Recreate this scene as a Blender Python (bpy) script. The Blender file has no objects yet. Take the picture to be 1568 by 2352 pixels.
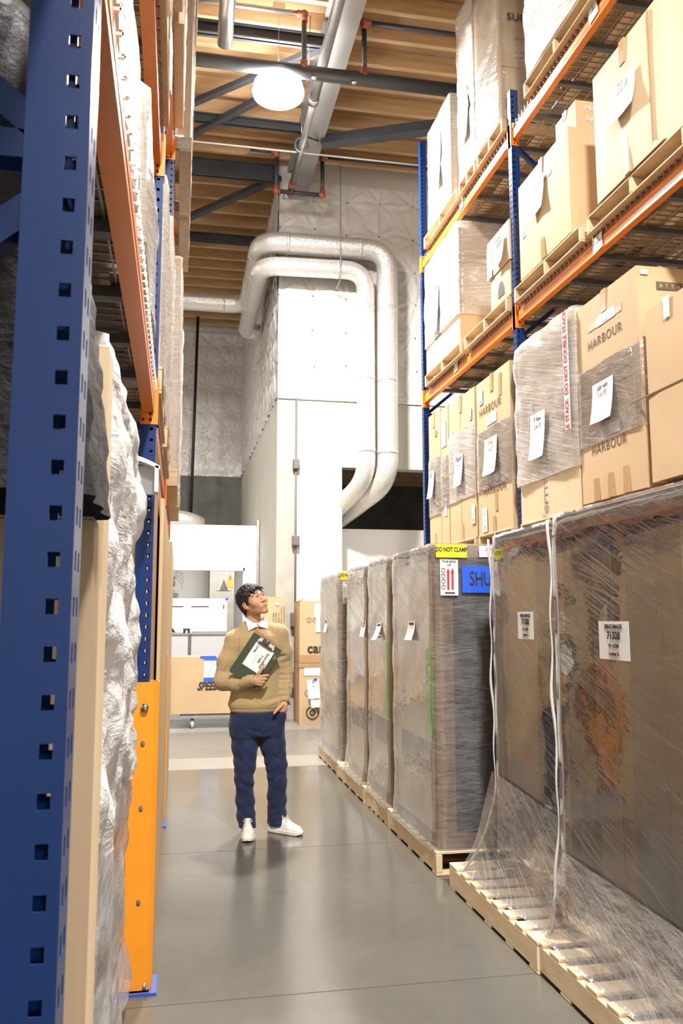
import bpy, math, random
import numpy as np
from mathutils import Vector, Matrix, noise as mnoise
PI = math.pi
rnd = random.Random(7)
SC = bpy.context.scene
COL = SC.collection

# ------------------------------------------------------------------ camera
cam_d = bpy.data.cameras.new('camera'); cam = bpy.data.objects.new('camera', cam_d); COL.objects.link(cam)
SC.camera = cam
F_PX, YAW, PITCH, ROLL = 1922.9, 0.191102, 0.125652, -0.0012135
cam_d.sensor_fit = 'HORIZONTAL'; cam_d.sensor_width = 24.0; cam_d.lens = 24.0 * F_PX / 1568.0
cam_d.clip_start = 0.05; cam_d.clip_end = 100
_f = Vector((math.sin(YAW)*math.cos(PITCH), math.cos(YAW)*math.cos(PITCH), math.sin(PITCH)))
_r = Vector((math.cos(YAW), -math.sin(YAW), 0)); _u = _r.cross(_f)
_c, _s = math.cos(ROLL), math.sin(ROLL)
_r, _u = _c*_r + _s*_u, -_s*_r + _c*_u
_m = Matrix((_r, _u, -_f)).transposed().to_4x4(); _m.translation = Vector((0, 0, 1.5))
cam.matrix_world = _m
cam_d.dof.use_dof = True; cam_d.dof.focus_distance = 6.2; cam_d.dof.aperture_fstop = 13.0

# ------------------------------------------------------------------ world and light
W = bpy.data.worlds.new('world'); SC.world = W; W.use_nodes = True
W.node_tree.nodes['Background'].inputs[0].default_value = (0.9, 0.93, 1.0, 1)
W.node_tree.nodes['Background'].inputs[1].default_value = 0.05
SC.view_settings.view_transform = 'Standard'; SC.view_settings.look = 'None'
SC.view_settings.gamma = 1.0; SC.view_settings.use_curve_mapping = False
SC.view_settings.exposure = 0.36
SC.cycles.use_adaptive_sampling = True; SC.cycles.adaptive_threshold = 0.06
SC.cycles.max_bounces = 6; SC.cycles.diffuse_bounces = 4; SC.cycles.glossy_bounces = 3
SC.cycles.transparent_max_bounces = 14; SC.cycles.transmission_bounces = 4
SC.cycles.caustics_reflective = False; SC.cycles.caustics_refractive = False
SC.cycles.sample_clamp_indirect = 6.0
try: SC.cycles.use_denoising = True
except Exception: pass

def area_lamp(name, loc, power, size, color=(1.0, 0.955, 0.905), rot=(0, 0, 0)):
    d = bpy.data.lights.new(name, 'AREA'); d.shape = 'DISK'; d.size = size; d.energy = power; d.color = color
    o = bpy.data.objects.new(name, d); o.location = loc; o.rotation_euler = rot; COL.objects.link(o); return o
# the high-bay lamps hang in rows along every aisle: (x, y, z)
LAMP_Z = 7.7
LAMPS = [(1.0, 9.0, 980), (1.0, 0.3, 860), (1.0, -5.0, 300), (-4.6, 6.0, 160), (-4.6, 0.0, 110), (6.9, 6.0, 150), (6.9, 0.0, 120), (-3.6, 15.0, 130)]
for i, (x, y, p) in enumerate(LAMPS):
    area_lamp('high_bay_light', (x, y, LAMP_Z - 0.235), p, 0.5)
    area_lamp('high_bay_uplight', (x, y, LAMP_Z + 0.02), p*0.03, 0.5, rot=(PI, 0, 0))     # the lamps' open tops light the joists
# the office lamp in the booth and the lamps in the room beyond the opening
area_lamp('booth_light', (0.85, 16.4, 3.0), 42, 0.9, (1.0, 0.97, 0.92))
area_lamp('back_room_light', (3.4, 15.6, 3.3), 18, 0.5)

# ------------------------------------------------------------------ helpers
class MB:
    def __init__(s): s.v = []; s.f = []; s.uv = None; s.sm = False
    def add(s, vs, fs):
        n = len(s.v); s.v.extend([tuple(p) for p in vs]); s.f.extend([tuple(i + n for i in f) for f in fs]); return s
    def box(s, x0, x1, y0, y1, z0, z1):
        return s.add([(x0,y0,z0),(x1,y0,z0),(x1,y1,z0),(x0,y1,z0),(x0,y0,z1),(x1,y0,z1),(x1,y1,z1),(x0,y1,z1)],
                     [(0,3,2,1),(4,5,6,7),(0,1,5,4),(1,2,6,5),(2,3,7,6),(3,0,4,7)])
    def cbox(s, x0, x1, y0, y1, z0, z1, b):
        # box with chamfered edges
        vs = []; idx = {}
        for i, X in enumerate(((x0, x0+b), (x1, x1-b))):
            for j, Y in enumerate(((y0, y0+b), (y1, y1-b))):
                for k, Z in enumerate(((z0, z0+b), (z1, z1-b))):
                    idx[i,j,k,0] = len(vs); vs.append((X[0], Y[1], Z[1]))
                    idx[i,j,k,1] = len(vs); vs.append((X[1], Y[0], Z[1]))
                    idx[i,j,k,2] = len(vs); vs.append((X[1], Y[1], Z[0]))
        q = lambda *a: [idx[t] for t in a]
        fs = []
        for i in (0,1): fs.append(q((i,0,0,0),(i,1,0,0),(i,1,1,0),(i,0,1,0))[::(-1 if i == 0 else 1)])
        for j in (0,1): fs.append(q((0,j,0,1),(1,j,0,1),(1,j,1,1),(0,j,1,1))[::(1 if j == 0 else -1)])
        for k in (0,1): fs.append(q((0,0,k,2),(1,0,k,2),(1,1,k,2),(0,1,k,2))[::(-1 if k == 0 else 1)])
        for i in (0,1):
            for j in (0,1): fs.append(q((i,j,0,0),(i,j,1,0),(i,j,1,1),(i,j,0,1)))
            for k in (0,1): fs.append(q((i,0,k,0),(i,1,k,0),(i,1,k,2),(i,0,k,2)))
        for j in (0,1):
            for k in (0,1): fs.append(q((0,j,k,1),(1,j,k,1),(1,j,k,2),(0,j,k,2)))
        for i in (0,1):
            for j in (0,1):
                for k in (0,1): fs.append(q((i,j,k,0),(i,j,k,1),(i,j,k,2)))
        return s.add(vs, fs)
    def tube(s, pts, r, n=10, cap=True, r2=None):
        P = [Vector(p) for p in pts]; m = len(P); rs = r if isinstance(r, (list, tuple)) else [r]*m
        T = [((P[min(i+1, m-1)] - P[max(i-1, 0)]).normalized()) for i in range(m)]
        a = Vector((0,0,1)) if abs(T[0].z) < 0.9 else Vector((1,0,0))
        N = (a - T[0]*a.dot(T[0])).normalized(); vs = []
        for i in range(m):
            N = (N - T[i]*N.dot(T[i])); N.normalize(); B = T[i].cross(N)
            for k in range(n):
                t = 2*PI*k/n; vs.append(P[i] + (N*math.cos(t) + B*math.sin(t)*(r2 or 1))*rs[i])
        fs = [(i*n+k, i*n+(k+1)%n, (i+1)*n+(k+1)%n, (i+1)*n+k) for i in range(m-1) for k in range(n)]
        if cap: fs += [tuple(range(n))[::-1], tuple((m-1)*n+k for k in range(n))]
        s.sm = True
        return s.add(vs, fs)
    def beam(s, a, b, w, h, up=(0,0,1)):
        a, b = Vector(a), Vector(b); t = (b-a).normalized(); u = Vector(up); u = (u - t*u.dot(t)).normalized(); r = t.cross(u)
        vs = [p + r*(i*w/2) + u*(j*h/2) for p in (a, b) for i, j in ((-1,-1),(1,-1),(1,1),(-1,1))]
        return s.add(vs, [(0,1,2,3)[::-1],(4,5,6,7),(0,1,5,4),(1,2,6,5),(2,3,7,6),(3,0,4,7)])
    def quad(s, a, b, c, d): return s.add([a, b, c, d], [(0,1,2,3)])
    def prism(s, poly, h, M=None):
        n = len(poly); M = M or Matrix.Identity(4)
        vs = [M @ Vector((x, y, z)) for z in (0, h) for x, y in poly]
        return s.add(vs, [tuple(range(n))[::-1], tuple(range(n, 2*n))] + [(i, (i+1)%n, n+(i+1)%n, n+i) for i in range(n)])
    def sphere(s, c, r, n=10, m=7):
        c = Vector(c); rr = r if isinstance(r, (tuple, list)) else (r, r, r)
        vs = [c + Vector((0,0,rr[2]))]
        for i in range(1, m):
            for k in range(n):
                a, b = PI*i/m, 2*PI*k/n
                vs.append(c + Vector((rr[0]*math.sin(a)*math.cos(b), rr[1]*math.sin(a)*math.sin(b), rr[2]*math.cos(a))))
        vs.append(c - Vector((0,0,rr[2]))); L = len(vs)-1
        fs = [(0, 1+k, 1+(k+1)%n) for k in range(n)]
        for i in range(m-2):
            for k in range(n): fs.append((1+i*n+k, 1+(i+1)*n+k, 1+(i+1)*n+(k+1)%n, 1+i*n+(k+1)%n))
        fs += [(1+(m-2)*n+(k+1)%n, 1+(m-2)*n+k, L) for k in range(n)]
        s.sm = True
        return s.add(vs, fs)
    def mesh(s, name, mat=None, smooth=None):
        me = bpy.data.meshes.new(name); me.from_pydata(s.v, [], s.f)
        if mat: me.materials.append(mat)
        if (s.sm if smooth is None else smooth): me.polygons.foreach_set('use_smooth', [True]*len(me.polygons))
        me.update(); return me

def link(name, me, parent=None, loc=None, label=None, kind=None, mw=None):
    o = bpy.data.objects.new(name, me); COL.objects.link(o)
    if parent: o.parent = parent
    if mw is not None: o.matrix_local = mw
    elif loc is not None: o.location = loc
    if label: o['label'] = label
    if kind: o['kind'] = kind
    return o
def part(name, mb, mat, parent, label=None, smooth=None, loc=None, kind=None):
    return link(name, mb.mesh(name, mat, smooth), parent, loc, label, kind)
def thing(name, label, cat, loc=(0,0,0), rz=0, group=None):
    o = bpy.data.objects.new(name, None); COL.objects.link(o); o.location = loc; o.rotation_euler = (0,0,rz)
    o.empty_display_size = 0.1; o['label'] = label; o['category'] = cat
    if group: o['group'] = group
    return o
def tag(o, label, cat, group=None):
    o['label'] = label; o['category'] = cat
    if group: o['group'] = group
    return o
def struct(name, mb, mat, parent=None, label=None, smooth=None):
    o = link(name, mb.mesh(name, mat, smooth), parent, None, label)
    if not parent: o['kind'] = 'structure'
    return o
def rnd_seeded(k): return random.Random(k)
def auto_smooth(me, ang=35):
    me.polygons.foreach_set('use_smooth', [True]*len(me.polygons))
    try: me.set_sharp_from_angle(angle=math.radians(ang))
    except Exception: pass

# frames on a face: columns u (reading right), v (up), n (out)
def frame(o, side):
    u, n = {'-X': ((0,-1,0), (-1,0,0)), '-Y': ((1,0,0), (0,-1,0)), '+X': ((0,1,0), (1,0,0)), '+Y': ((-1,0,0), (0,1,0))}[side]
    u, n, v = Vector(u), Vector(n), Vector((0,0,1))
    m = Matrix((u, v, n)).transposed().to_4x4(); m.translation = Vector(o); return m

# ------------------------------------------------------------------ materials
def nt(name):
    m = bpy.data.materials.new(name); m.use_nodes = True; t = m.node_tree; t.nodes.clear()
    out = t.nodes.new('ShaderNodeOutputMaterial'); return m, t, out
def N(t, typ, **kw):
    n = t.nodes.new(typ)
    for k, v in kw.items(): setattr(n, k, v)
    return n
def setin(n, **kw):
    for k, v in kw.items():
        n.inputs[k.replace('_', ' ')].default_value = v
def mapping(t, scale=(1,1,1), rot=(0,0,0), coord='Object'):
    tc = N(t, 'ShaderNodeTexCoord'); mp = N(t, 'ShaderNodeMapping')
    mp.inputs['Scale'].default_value = scale; mp.inputs['Rotation'].default_value = rot
    t.links.new(tc.outputs[coord], mp.inputs[0]); return mp.outputs[0]
def noise_tex(t, vec, scale=5, detail=4, rough=0.55, dist=0.0):
    n = N(t, 'ShaderNodeTexNoise'); n.inputs['Scale'].default_value = scale; n.inputs['Detail'].default_value = detail
    n.inputs['Roughness'].default_value = rough; n.inputs['Distortion'].default_value = dist
    t.links.new(vec, n.inputs['Vector']); return n.outputs['Fac']
def ramp(t, fac, a, b, c0=(0,0,0,1), c1=(1,1,1,1)):
    r = N(t, 'ShaderNodeValToRGB'); r.color_ramp.elements[0].position = a; r.color_ramp.elements[1].position = b
    r.color_ramp.elements[0].color = c0; r.color_ramp.elements[1].color = c1
    t.links.new(fac, r.inputs[0]); return r.outputs[0]
def math_n(t, op, a, b):
    n = N(t, 'ShaderNodeMath', operation=op)
    for i, x in enumerate((a, b)):
        if x is None: continue
        if isinstance(x, (int, float)): n.inputs[i].default_value = x
        else: t.links.new(x, n.inputs[i])
    return n.outputs[0]
def bump_n(t, h, strength, dist=0.01, normal=None):
    b = N(t, 'ShaderNodeBump'); b.inputs['Strength'].default_value = strength; b.inputs['Distance'].default_value = dist
    t.links.new(h, b.inputs['Height'])
    if normal: t.links.new(normal, b.inputs['Normal'])
    return b.outputs[0]
def c4(c): return (c[0], c[1], c[2], 1)
def mat(name, color, rough=0.6, metal=0.0, var=None, vscale=6, vstretch=(1,1,1), bump=0, bscale=40, bstretch=(1,1,1), bdist=0.004,
        spec=0.5, rvar=0, emit=None, coat=0, sheen=0):
    m, t, out = nt(name)
    p = N(t, 'ShaderNodeBsdfPrincipled'); t.links.new(p.outputs[0], out.inputs[0])
    p.inputs['Base Color'].default_value = c4(color); p.inputs['Roughness'].default_value = rough; p.inputs['Metallic'].default_value = metal
    p.inputs['Specular IOR Level'].default_value = spec; p.inputs['Coat Weight'].default_value = coat; p.inputs['Coat Roughness'].default_value = 0.1
    if sheen: p.inputs['Sheen Weight'].default_value = sheen
    if var:
        f = noise_tex(t, mapping(t, vstretch), vscale, 5, 0.6)
        t.links.new(ramp(t, f, 0.3, 0.72, c4(var), c4(color)), p.inputs['Base Color'])
        if rvar:
            r = math_n(t, 'ADD', math_n(t, 'MULTIPLY', f, rvar), rough - rvar/2); t.links.new(r, p.inputs['Roughness'])
    if bump:
        h = noise_tex(t, mapping(t, bstretch), bscale, 4, 0.6); t.links.new(bump_n(t, h, bump, bdist), p.inputs['Normal'])
    if emit:
        p.inputs['Emission Color'].default_value = c4(emit[0]); p.inputs['Emission Strength'].default_value = emit[1]
    return m

M = {}
M['blue'] = mat('blue_rack_paint', (0.005, 0.031, 0.140), 0.30, var=(0.004, 0.025, 0.112), vscale=3, spec=0.4, coat=0.0, bump=0.05, bscale=200)
M['blue2'] = mat('faded_blue_paint', (0.035, 0.09, 0.36), 0.45)
M['orange'] = mat('orange_rack_paint', (0.83, 0.235, 0.02), 0.36, var=(0.74, 0.20, 0.018), vscale=4, spec=0.5, bump=0.04, bscale=150)
M['orange_guard'] = mat('orange_guard_paint', (0.85, 0.31, 0.015), 0.5, var=(0.78, 0.27, 0.012), vscale=9)
M['steel'] = mat('galvanised_steel', (0.50, 0.50, 0.49), 0.38, 0.85, var=(0.36, 0.36, 0.36), vscale=14)
M['chrome'] = mat('chrome', (0.7, 0.7, 0.7), 0.15, 1.0)
M['darkchannel'] = mat('deck_channel', (0.16, 0.16, 0.17), 0.5, 0.3, var=(0.10, 0.10, 0.11), vscale=8)
M['pallet'] = mat('pallet_pine', (0.66, 0.50, 0.31), 0.75, var=(0.50, 0.36, 0.20), vscale=5, vstretch=(1.5, 1.5, 9), bump=0.25, bscale=30, bstretch=(1, 1, 12))
M['pallet_new'] = mat('fresh_pine', (0.80, 0.66, 0.45), 0.7, var=(0.66, 0.50, 0.30), vscale=4, vstretch=(2, 1, 12), bump=0.2, bscale=30, bstretch=(2, 1, 12))
M['pallet_old'] = mat('weathered_pallet_wood', (0.30, 0.25, 0.19), 0.85, var=(0.19, 0.15, 0.11), vscale=7, vstretch=(1, 1, 8), bump=0.35, bscale=40)
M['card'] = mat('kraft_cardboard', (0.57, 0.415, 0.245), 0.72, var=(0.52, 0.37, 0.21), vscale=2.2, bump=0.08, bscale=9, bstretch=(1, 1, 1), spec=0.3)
M['card_shaded'] = mat('shaded_tan_cardboard', (0.42, 0.32, 0.215), 0.75, var=(0.37, 0.275, 0.18), vscale=2, spec=0.2)  # tan kraft darkened: the shade on that face is put into the colour
M['card_light'] = mat('light_kraft_cardboard', (0.67, 0.53, 0.35), 0.7, var=(0.61, 0.47, 0.30), vscale=2, bump=0.08, bscale=8, spec=0.3)
M['card_dark'] = mat('brown_cardboard', (0.33, 0.205, 0.11), 0.7, var=(0.26, 0.155, 0.08), vscale=5, bump=0.1, bscale=20, spec=0.3)
M['card_edge'] = mat('cut_cardboard_edge', (0.36, 0.24, 0.13), 0.9, var=(0.24, 0.15, 0.08), vscale=60, vstretch=(8, 1, 1))
M['tape'] = mat('packing_tape', (0.46, 0.30, 0.15), 0.22, var=(0.40, 0.25, 0.12), vscale=4, spec=0.6)
M['paper'] = mat('white_paper', (0.86, 0.86, 0.85), 0.7)
M['ink'] = mat('black_ink', (0.035, 0.03, 0.03), 0.6)
M['inkbrown'] = mat('brown_print', (0.13, 0.085, 0.055), 0.7)
M['inkgrey'] = mat('grey_print', (0.25, 0.25, 0.26), 0.7)
M['red'] = mat('red_print', (0.62, 0.03, 0.04), 0.5)
M['yellow'] = mat('yellow_sticker', (0.88, 0.80, 0.03), 0.4)
M['bluetape'] = mat('blue_tape', (0.03, 0.13, 0.80), 0.4)
M['woodpanel'] = mat('tan_wood_panel', (0.92, 0.84, 0.68), 0.45, var=(0.84, 0.73, 0.55), vscale=3, vstretch=(4, 4, 0.5))
M['greyboard'] = mat('blue_grey_panel', (0.055, 0.058, 0.075), 0.35, var=(0.045, 0.048, 0.062), vscale=3)
M['brownpanel'] = mat('dark_brown_panel', (0.115, 0.085, 0.062), 0.4, var=(0.07, 0.055, 0.045), vscale=3, vstretch=(4, 4, 0.4))
M['green'] = mat('green_sheet', (0.24, 0.85, 0.03), 0.6)
M['wall_white'] = mat('white_painted_wall', (0.80, 0.79, 0.76), 0.6, var=(0.77, 0.76, 0.73), vscale=2)
M['wall_cream'] = mat('cream_painted_concrete', (0.69, 0.67, 0.60), 0.7, var=(0.61, 0.59, 0.52), vscale=1.6, bump=0.12, bscale=8)
M['concrete'] = mat('bare_concrete', (0.46, 0.44, 0.39), 0.85, var=(0.36, 0.34, 0.30), vscale=6, bump=0.25, bscale=25)
M['concrete_dark'] = mat('dark_concrete', (0.20, 0.20, 0.185), 0.85, var=(0.12, 0.12, 0.11), vscale=2.5, bump=0.2, bscale=12)
M['joist'] = mat('joist_wood', (0.74, 0.51, 0.29), 0.7, var=(0.50, 0.31, 0.15), vscale=4, vstretch=(0.4, 3, 3), bump=0.15, bscale=12, bstretch=(0.3, 3, 3))
M['ply'] = mat('roof_plywood', (0.50, 0.34, 0.19), 0.75, var=(0.40, 0.26, 0.14), vscale=1.5, vstretch=(0.5, 2, 1))
M['girder'] = mat('grey_steel_paint', (0.33, 0.33, 0.33), 0.5, var=(0.28, 0.28, 0.28), vscale=3)
M['darksteel'] = mat('dark_steel_paint', (0.055, 0.06, 0.068), 0.45, var=(0.035, 0.038, 0.045), vscale=3)
M['silverpipe'] = mat('silver_pipe', (0.52, 0.52, 0.51), 0.3, 0.9, var=(0.42, 0.42, 0.42), vscale=6)
M['fitting'] = mat('red_pipe_fitting', (0.36, 0.10, 0.06), 0.4)
M['black'] = mat('black_plastic', (0.02, 0.02, 0.022), 0.5)
M['greyplastic'] = mat('grey_metal_box', (0.17, 0.15, 0.14), 0.6, var=(0.12, 0.105, 0.10), vscale=30)
M['white_gloss'] = mat('white_enamel', (0.88, 0.88, 0.88), 0.25)
M['grey_panel'] = mat('pale_grey_panel', (0.55, 0.56, 0.58), 0.6)
M['rubber'] = mat('rubber', (0.05, 0.05, 0.05), 0.7)
M['blanket'] = mat('black_quilted_cloth', (0.020, 0.020, 0.023), 0.6, bump=0.5, bscale=35, bdist=0.01, spec=0.25)
M['lens'] = mat('lit_lamp_lens', (1, 1, 1), 0.5, emit=((1.0, 0.95, 0.88), 60))
M['housing'] = mat('lamp_housing', (0.6, 0.6, 0.6), 0.5)

def foil_mat():
    m, t, out = nt('foil_jacket'); p = N(t, 'ShaderNodeBsdfPrincipled'); t.links.new(p.outputs[0], out.inputs[0])
    p.inputs['Metallic'].default_value = 0.65; p.inputs['Base Color'].default_value = (0.90, 0.885, 0.86, 1); p.inputs['Roughness'].default_value = 0.24
    vec = mapping(t, (1, 1, 1)); v = N(t, 'ShaderNodeTexVoronoi'); v.inputs['Scale'].default_value = 70; t.links.new(vec, v.inputs['Vector'])
    h = math_n(t, 'ADD', v.outputs['Distance'], noise_tex(t, vec, 12, 5)); t.links.new(bump_n(t, h, 0.5, 0.010), p.inputs['Normal']); return m
M['foil'] = foil_mat()
M['vinyl'] = mat('white_vinyl_facing', (0.74, 0.72, 0.69), 0.33, bump=0.25, bscale=5, bdist=0.02, spec=0.5)
def floor_mat(name, col, var, rough):
    m, t, out = nt(name); p = N(t, 'ShaderNodeBsdfPrincipled'); t.links.new(p.outputs[0], out.inputs[0])
    vec = mapping(t); f1 = noise_tex(t, vec, 0.9, 4, 0.5, 0.3); f2 = noise_tex(t, vec, 11, 5, 0.7)
    f = math_n(t, 'ADD', math_n(t, 'MULTIPLY', f1, 0.65), math_n(t, 'MULTIPLY', f2, 0.35))
    t.links.new(ramp(t, f, 0.30, 0.70, c4(var), c4(col)), p.inputs['Base Color'])
    r = math_n(t, 'ADD', math_n(t, 'MULTIPLY', noise_tex(t, vec, 2.2, 3, 0.5), 0.18), rough - 0.09); t.links.new(r, p.inputs['Roughness'])
    p.inputs['Specular IOR Level'].default_value = 0.6
    t.links.new(bump_n(t, f2, 0.03, 0.002), p.inputs['Normal']); return m
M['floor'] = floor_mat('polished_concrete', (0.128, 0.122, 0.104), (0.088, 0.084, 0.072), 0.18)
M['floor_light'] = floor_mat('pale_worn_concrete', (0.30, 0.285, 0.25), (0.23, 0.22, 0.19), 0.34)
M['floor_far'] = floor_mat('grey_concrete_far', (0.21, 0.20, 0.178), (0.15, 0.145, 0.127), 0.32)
M['joint'] = mat('floor_joint', (0.30, 0.29, 0.26), 0.9)

def film_mat(name, base=0.10, streak=0.55, rot=(0.0, 0.0, 0.0), tint=(0.97, 0.97, 0.975), fine=105, gloss=0.22, lo=0.52, hi=0.74, rough=0.1, bmp=0.5, fk=0.6, gm=0.14, patch=0.16, fb=0.35):
    m, t, out = nt(name)
    def band(r, sc, lo_, hi_):
        m2 = N(t, 'ShaderNodeMapping'); m2.inputs['Scale'].default_value = sc; t.links.new(mapping(t, (1, 1, 1), r), m2.inputs[0])
        return ramp(t, noise_tex(t, m2.outputs[0], 1.0, 6, 0.7, 0.35), lo_, hi_)
    a = band(rot, (1.3, 1.3, fine), lo, hi)
    b = band((rot[0]*0.3 - 0.12, rot[1] - 0.25, rot[2]), (1.0, 1.0, fine*0.6), lo + 0.03, hi)
    cl = band((0.6, 0.4, 0), (2.2, 2.2, 1.4), 0.40, 0.72); wt = band((0.2, 0.9, 0), (1.3, 1.3, 2.0), 0.35, 0.62)
    s = math_n(t, 'MAXIMUM', a, math_n(t, 'MULTIPLY', b, 0.8))
    fac = math_n(t, 'ADD', math_n(t, 'MULTIPLY', math_n(t, 'MULTIPLY', s, streak), math_n(t, 'ADD', math_n(t, 'MULTIPLY', wt, 0.7), 0.3)), math_n(t, 'ADD', math_n(t, 'MULTIPLY', cl, patch), base))
    hgt = math_n(t, 'ADD', s, math_n(t, 'MULTIPLY', noise_tex(t, mapping(t, (2, 2, 6), rot), 4, 3), 2.0))
    nrm = bump_n(t, hgt, bmp, 0.006)
    tr = N(t, 'ShaderNodeBsdfTransparent'); tr.inputs[0].default_value = (0.96, 0.96, 0.965, 1)
    gl = N(t, 'ShaderNodeBsdfGlossy'); gl.inputs['Roughness'].default_value = rough; gl.inputs[0].default_value = (0.95, 0.95, 0.95, 1); t.links.new(nrm, gl.inputs['Normal'])
    df = N(t, 'ShaderNodeBsdfDiffuse'); df.inputs[0].default_value = c4(tint); dn = bump_n(t, hgt, fb, 0.02)
    t.links.new(dn, df.inputs['Normal'])
    tl = N(t, 'ShaderNodeBsdfTranslucent'); tl.inputs[0].default_value = c4(tint)
    dm = N(t, 'ShaderNodeMixShader'); dm.inputs[0].default_value = 0.15; t.links.new(df.outputs[0], dm.inputs[1]); t.links.new(tl.outputs[0], dm.inputs[2])
    m1 = N(t, 'ShaderNodeMixShader'); fr = N(t, 'ShaderNodeFresnel'); fr.inputs[0].default_value = 1.35; t.links.new(nrm, fr.inputs['Normal'])
    g = math_n(t, 'MINIMUM', math_n(t, 'ADD', math_n(t, 'MULTIPLY', fr.outputs[0], fk), gloss * 0.25), 0.75)
    t.links.new(g, m1.inputs[0]); t.links.new(tr.outputs[0], m1.inputs[1]); t.links.new(gl.outputs[0], m1.inputs[2])
    m2 = N(t, 'ShaderNodeMixShader'); t.links.new(math_n(t, 'MINIMUM', fac, 0.92), m2.inputs[0])
    dg = N(t, 'ShaderNodeMixShader'); dg.inputs[0].default_value = gm; t.links.new(dm.outputs[0], dg.inputs[1]); t.links.new(gl.outputs[0], dg.inputs[2])
    t.links.new(m1.outputs[0], m2.inputs[1]); t.links.new(dg.outputs[0], m2.inputs[2]); t.links.new(m2.outputs[0], out.inputs[0])
    return m
M['film'] = film_mat('clear_stretch_film', 0.09, 0.62, (-0.38, 0.12, 0.0), rough=0.07, lo=0.55, hi=0.72, patch=0.18, fb=0.6, fk=1.4, bmp=0.22, gm=0.25)
M['film_dark'] = film_mat('glossy_clear_film', 0.03, 0.30, (-0.42, 0.1, 0.0), gloss=0.9, lo=0.55, hi=0.74, rough=0.045, bmp=0.07, fk=1.0, gm=0.4, patch=0.06)
M['film_haze'] = film_mat('layered_stretch_film', 0.17, 0.6, (-0.32, 0.15, 0.0), lo=0.50, hi=0.70, rough=0.10, patch=0.24, fk=1.0, bmp=0.4)
M['film_seam'] = mat('gathered_film', (0.62, 0.61, 0.60), 0.25, spec=0.6)
M['taupe'] = mat('taupe_panel', (0.20, 0.165, 0.14), 0.4)
M['film_white'] = film_mat('crumpled_white_film', 0.50, 0.5, (0.9, 0.5, 0.0), fine=14, lo=0.42, hi=0.62, bmp=1.0)

# ------------------------------------------------------------------ lettering
_font_cache = {}
def text_mesh(s, size, mat_, bold=0.0, shear=0.0, align='CENTER', space=1.0, key=None):
    k = (s, size, mat_.name, bold, shear, align, space)
    if k in _font_cache: return _font_cache[k]
    cu = bpy.data.curves.new('lettering', 'FONT'); cu.body = s; cu.size = size; cu.align_x = align; cu.align_y = 'CENTER'
    cu.offset = bold; cu.shear = shear; cu.resolution_u = 3; cu.space_character = space; cu.extrude = 0.0004
    o = bpy.data.objects.new('tmp', cu); COL.objects.link(o)
    dg = bpy.context.evaluated_depsgraph_get(); me = bpy.data.meshes.new_from_object(o.evaluated_get(dg))
    bpy.data.objects.remove(o); bpy.data.curves.remove(cu)
    me.materials.clear(); me.materials.append(mat_); me.name = 'lettering'; _font_cache[k] = me; return me
def text(parent, s, size, fr, x=0, y=0, m='ink', d=0.0012, rot=0.0, sx=1.0, name='lettering', **kw):
    me = text_mesh(s, size, M[m], **kw)
    mw = fr @ Matrix.Translation((x, y, d)) @ Matrix.Rotation(rot, 4, 'Z') @ Matrix.Diagonal((sx, 1, 1, 1))
    return link(name, me, parent, mw=mw)
def plate(parent, name, w, h, fr, x=0, y=0, m='paper', d=0.0012, rot=0.0, th=0.001, curl=0.0, label=None):
    # a thin rectangle lying on a face; curl lifts its lower corners
    mb = MB(); n = 5
    fm = fr @ Matrix.Translation((x, y, d)) @ Matrix.Rotation(rot, 4, 'Z')
    top = []; 
    for j in range(n+1):
        for i in range(n+1):
            u, v = i/n - .5, j/n - .5
            z = curl * (max(0, .5 - v) ** 2) * (0.6 + 0.8 * abs(u))
            top.append((u*w, v*h, z))
    vs = [fm @ Vector((a, b, c + th)) for a, b, c in top] + [fm @ Vector((a, b, c)) for a, b, c in top]
    L = (n+1)**2; fs = []
    for j in range(n):
        for i in range(n):
            a = j*(n+1)+i; fs.append((a, a+1, a+n+2, a+n+1)); fs.append((L+a, L+a+n+1, L+a+n+2, L+a+1))
    rim = [i for i in range(n+1)] + [j*(n+1)+n for j in range(1, n+1)] + [n*(n+1)+i for i in range(n-1, -1, -1)] + [j*(n+1) for j in range(n-1, 0, -1)]
    for i in range(len(rim)):
        a, b = rim[i], rim[(i+1) % len(rim)]; fs.append((a, L+a, L+b, b))
    mb.add(vs, fs); o = part(name, mb, M[m], parent, label); return o
def scrawl(parent, lines, size, fr, x, y, m='ink', w=0.004, seed=0, rot=0, name='handwriting'):
    # handwriting: marker strokes as a flat mesh; letters from the font, sheared and uneven
    yy = y
    for i, s in enumerate(lines):
        r = rnd_seeded(seed*31+i); text(parent, s, size, fr, x + r.uniform(-.01, .01), yy, m, d=0.004, rot=rot + r.uniform(-.05, .05), sx=0.85, name=name, shear=0.3)
        yy -= size*1.05

# ================================================================== SETTING
XL, XR, Y0, YB, YF = -7.0, 9.2, -6.0, 12.75, 20.4     # room; YB the near back wall, YF the far one
ZC = 8.9
SIDE_X = 1.45                                           # corner of the projecting block
# floor: slabs parted by saw joints
fl = struct('floor', MB().box(XL, XR, Y0, YF, -0.12, -0.0025), M['joint'])
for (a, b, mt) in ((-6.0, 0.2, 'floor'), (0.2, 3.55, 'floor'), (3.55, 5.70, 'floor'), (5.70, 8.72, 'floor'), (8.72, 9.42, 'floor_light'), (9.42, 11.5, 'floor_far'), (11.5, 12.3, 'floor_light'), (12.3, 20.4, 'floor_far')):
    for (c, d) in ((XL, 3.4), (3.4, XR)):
        part('slab', MB().box(c + 0.003, d - 0.003, a + 0.003, b - 0.003, -0.0024, 0.0), M[mt], fl)
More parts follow.
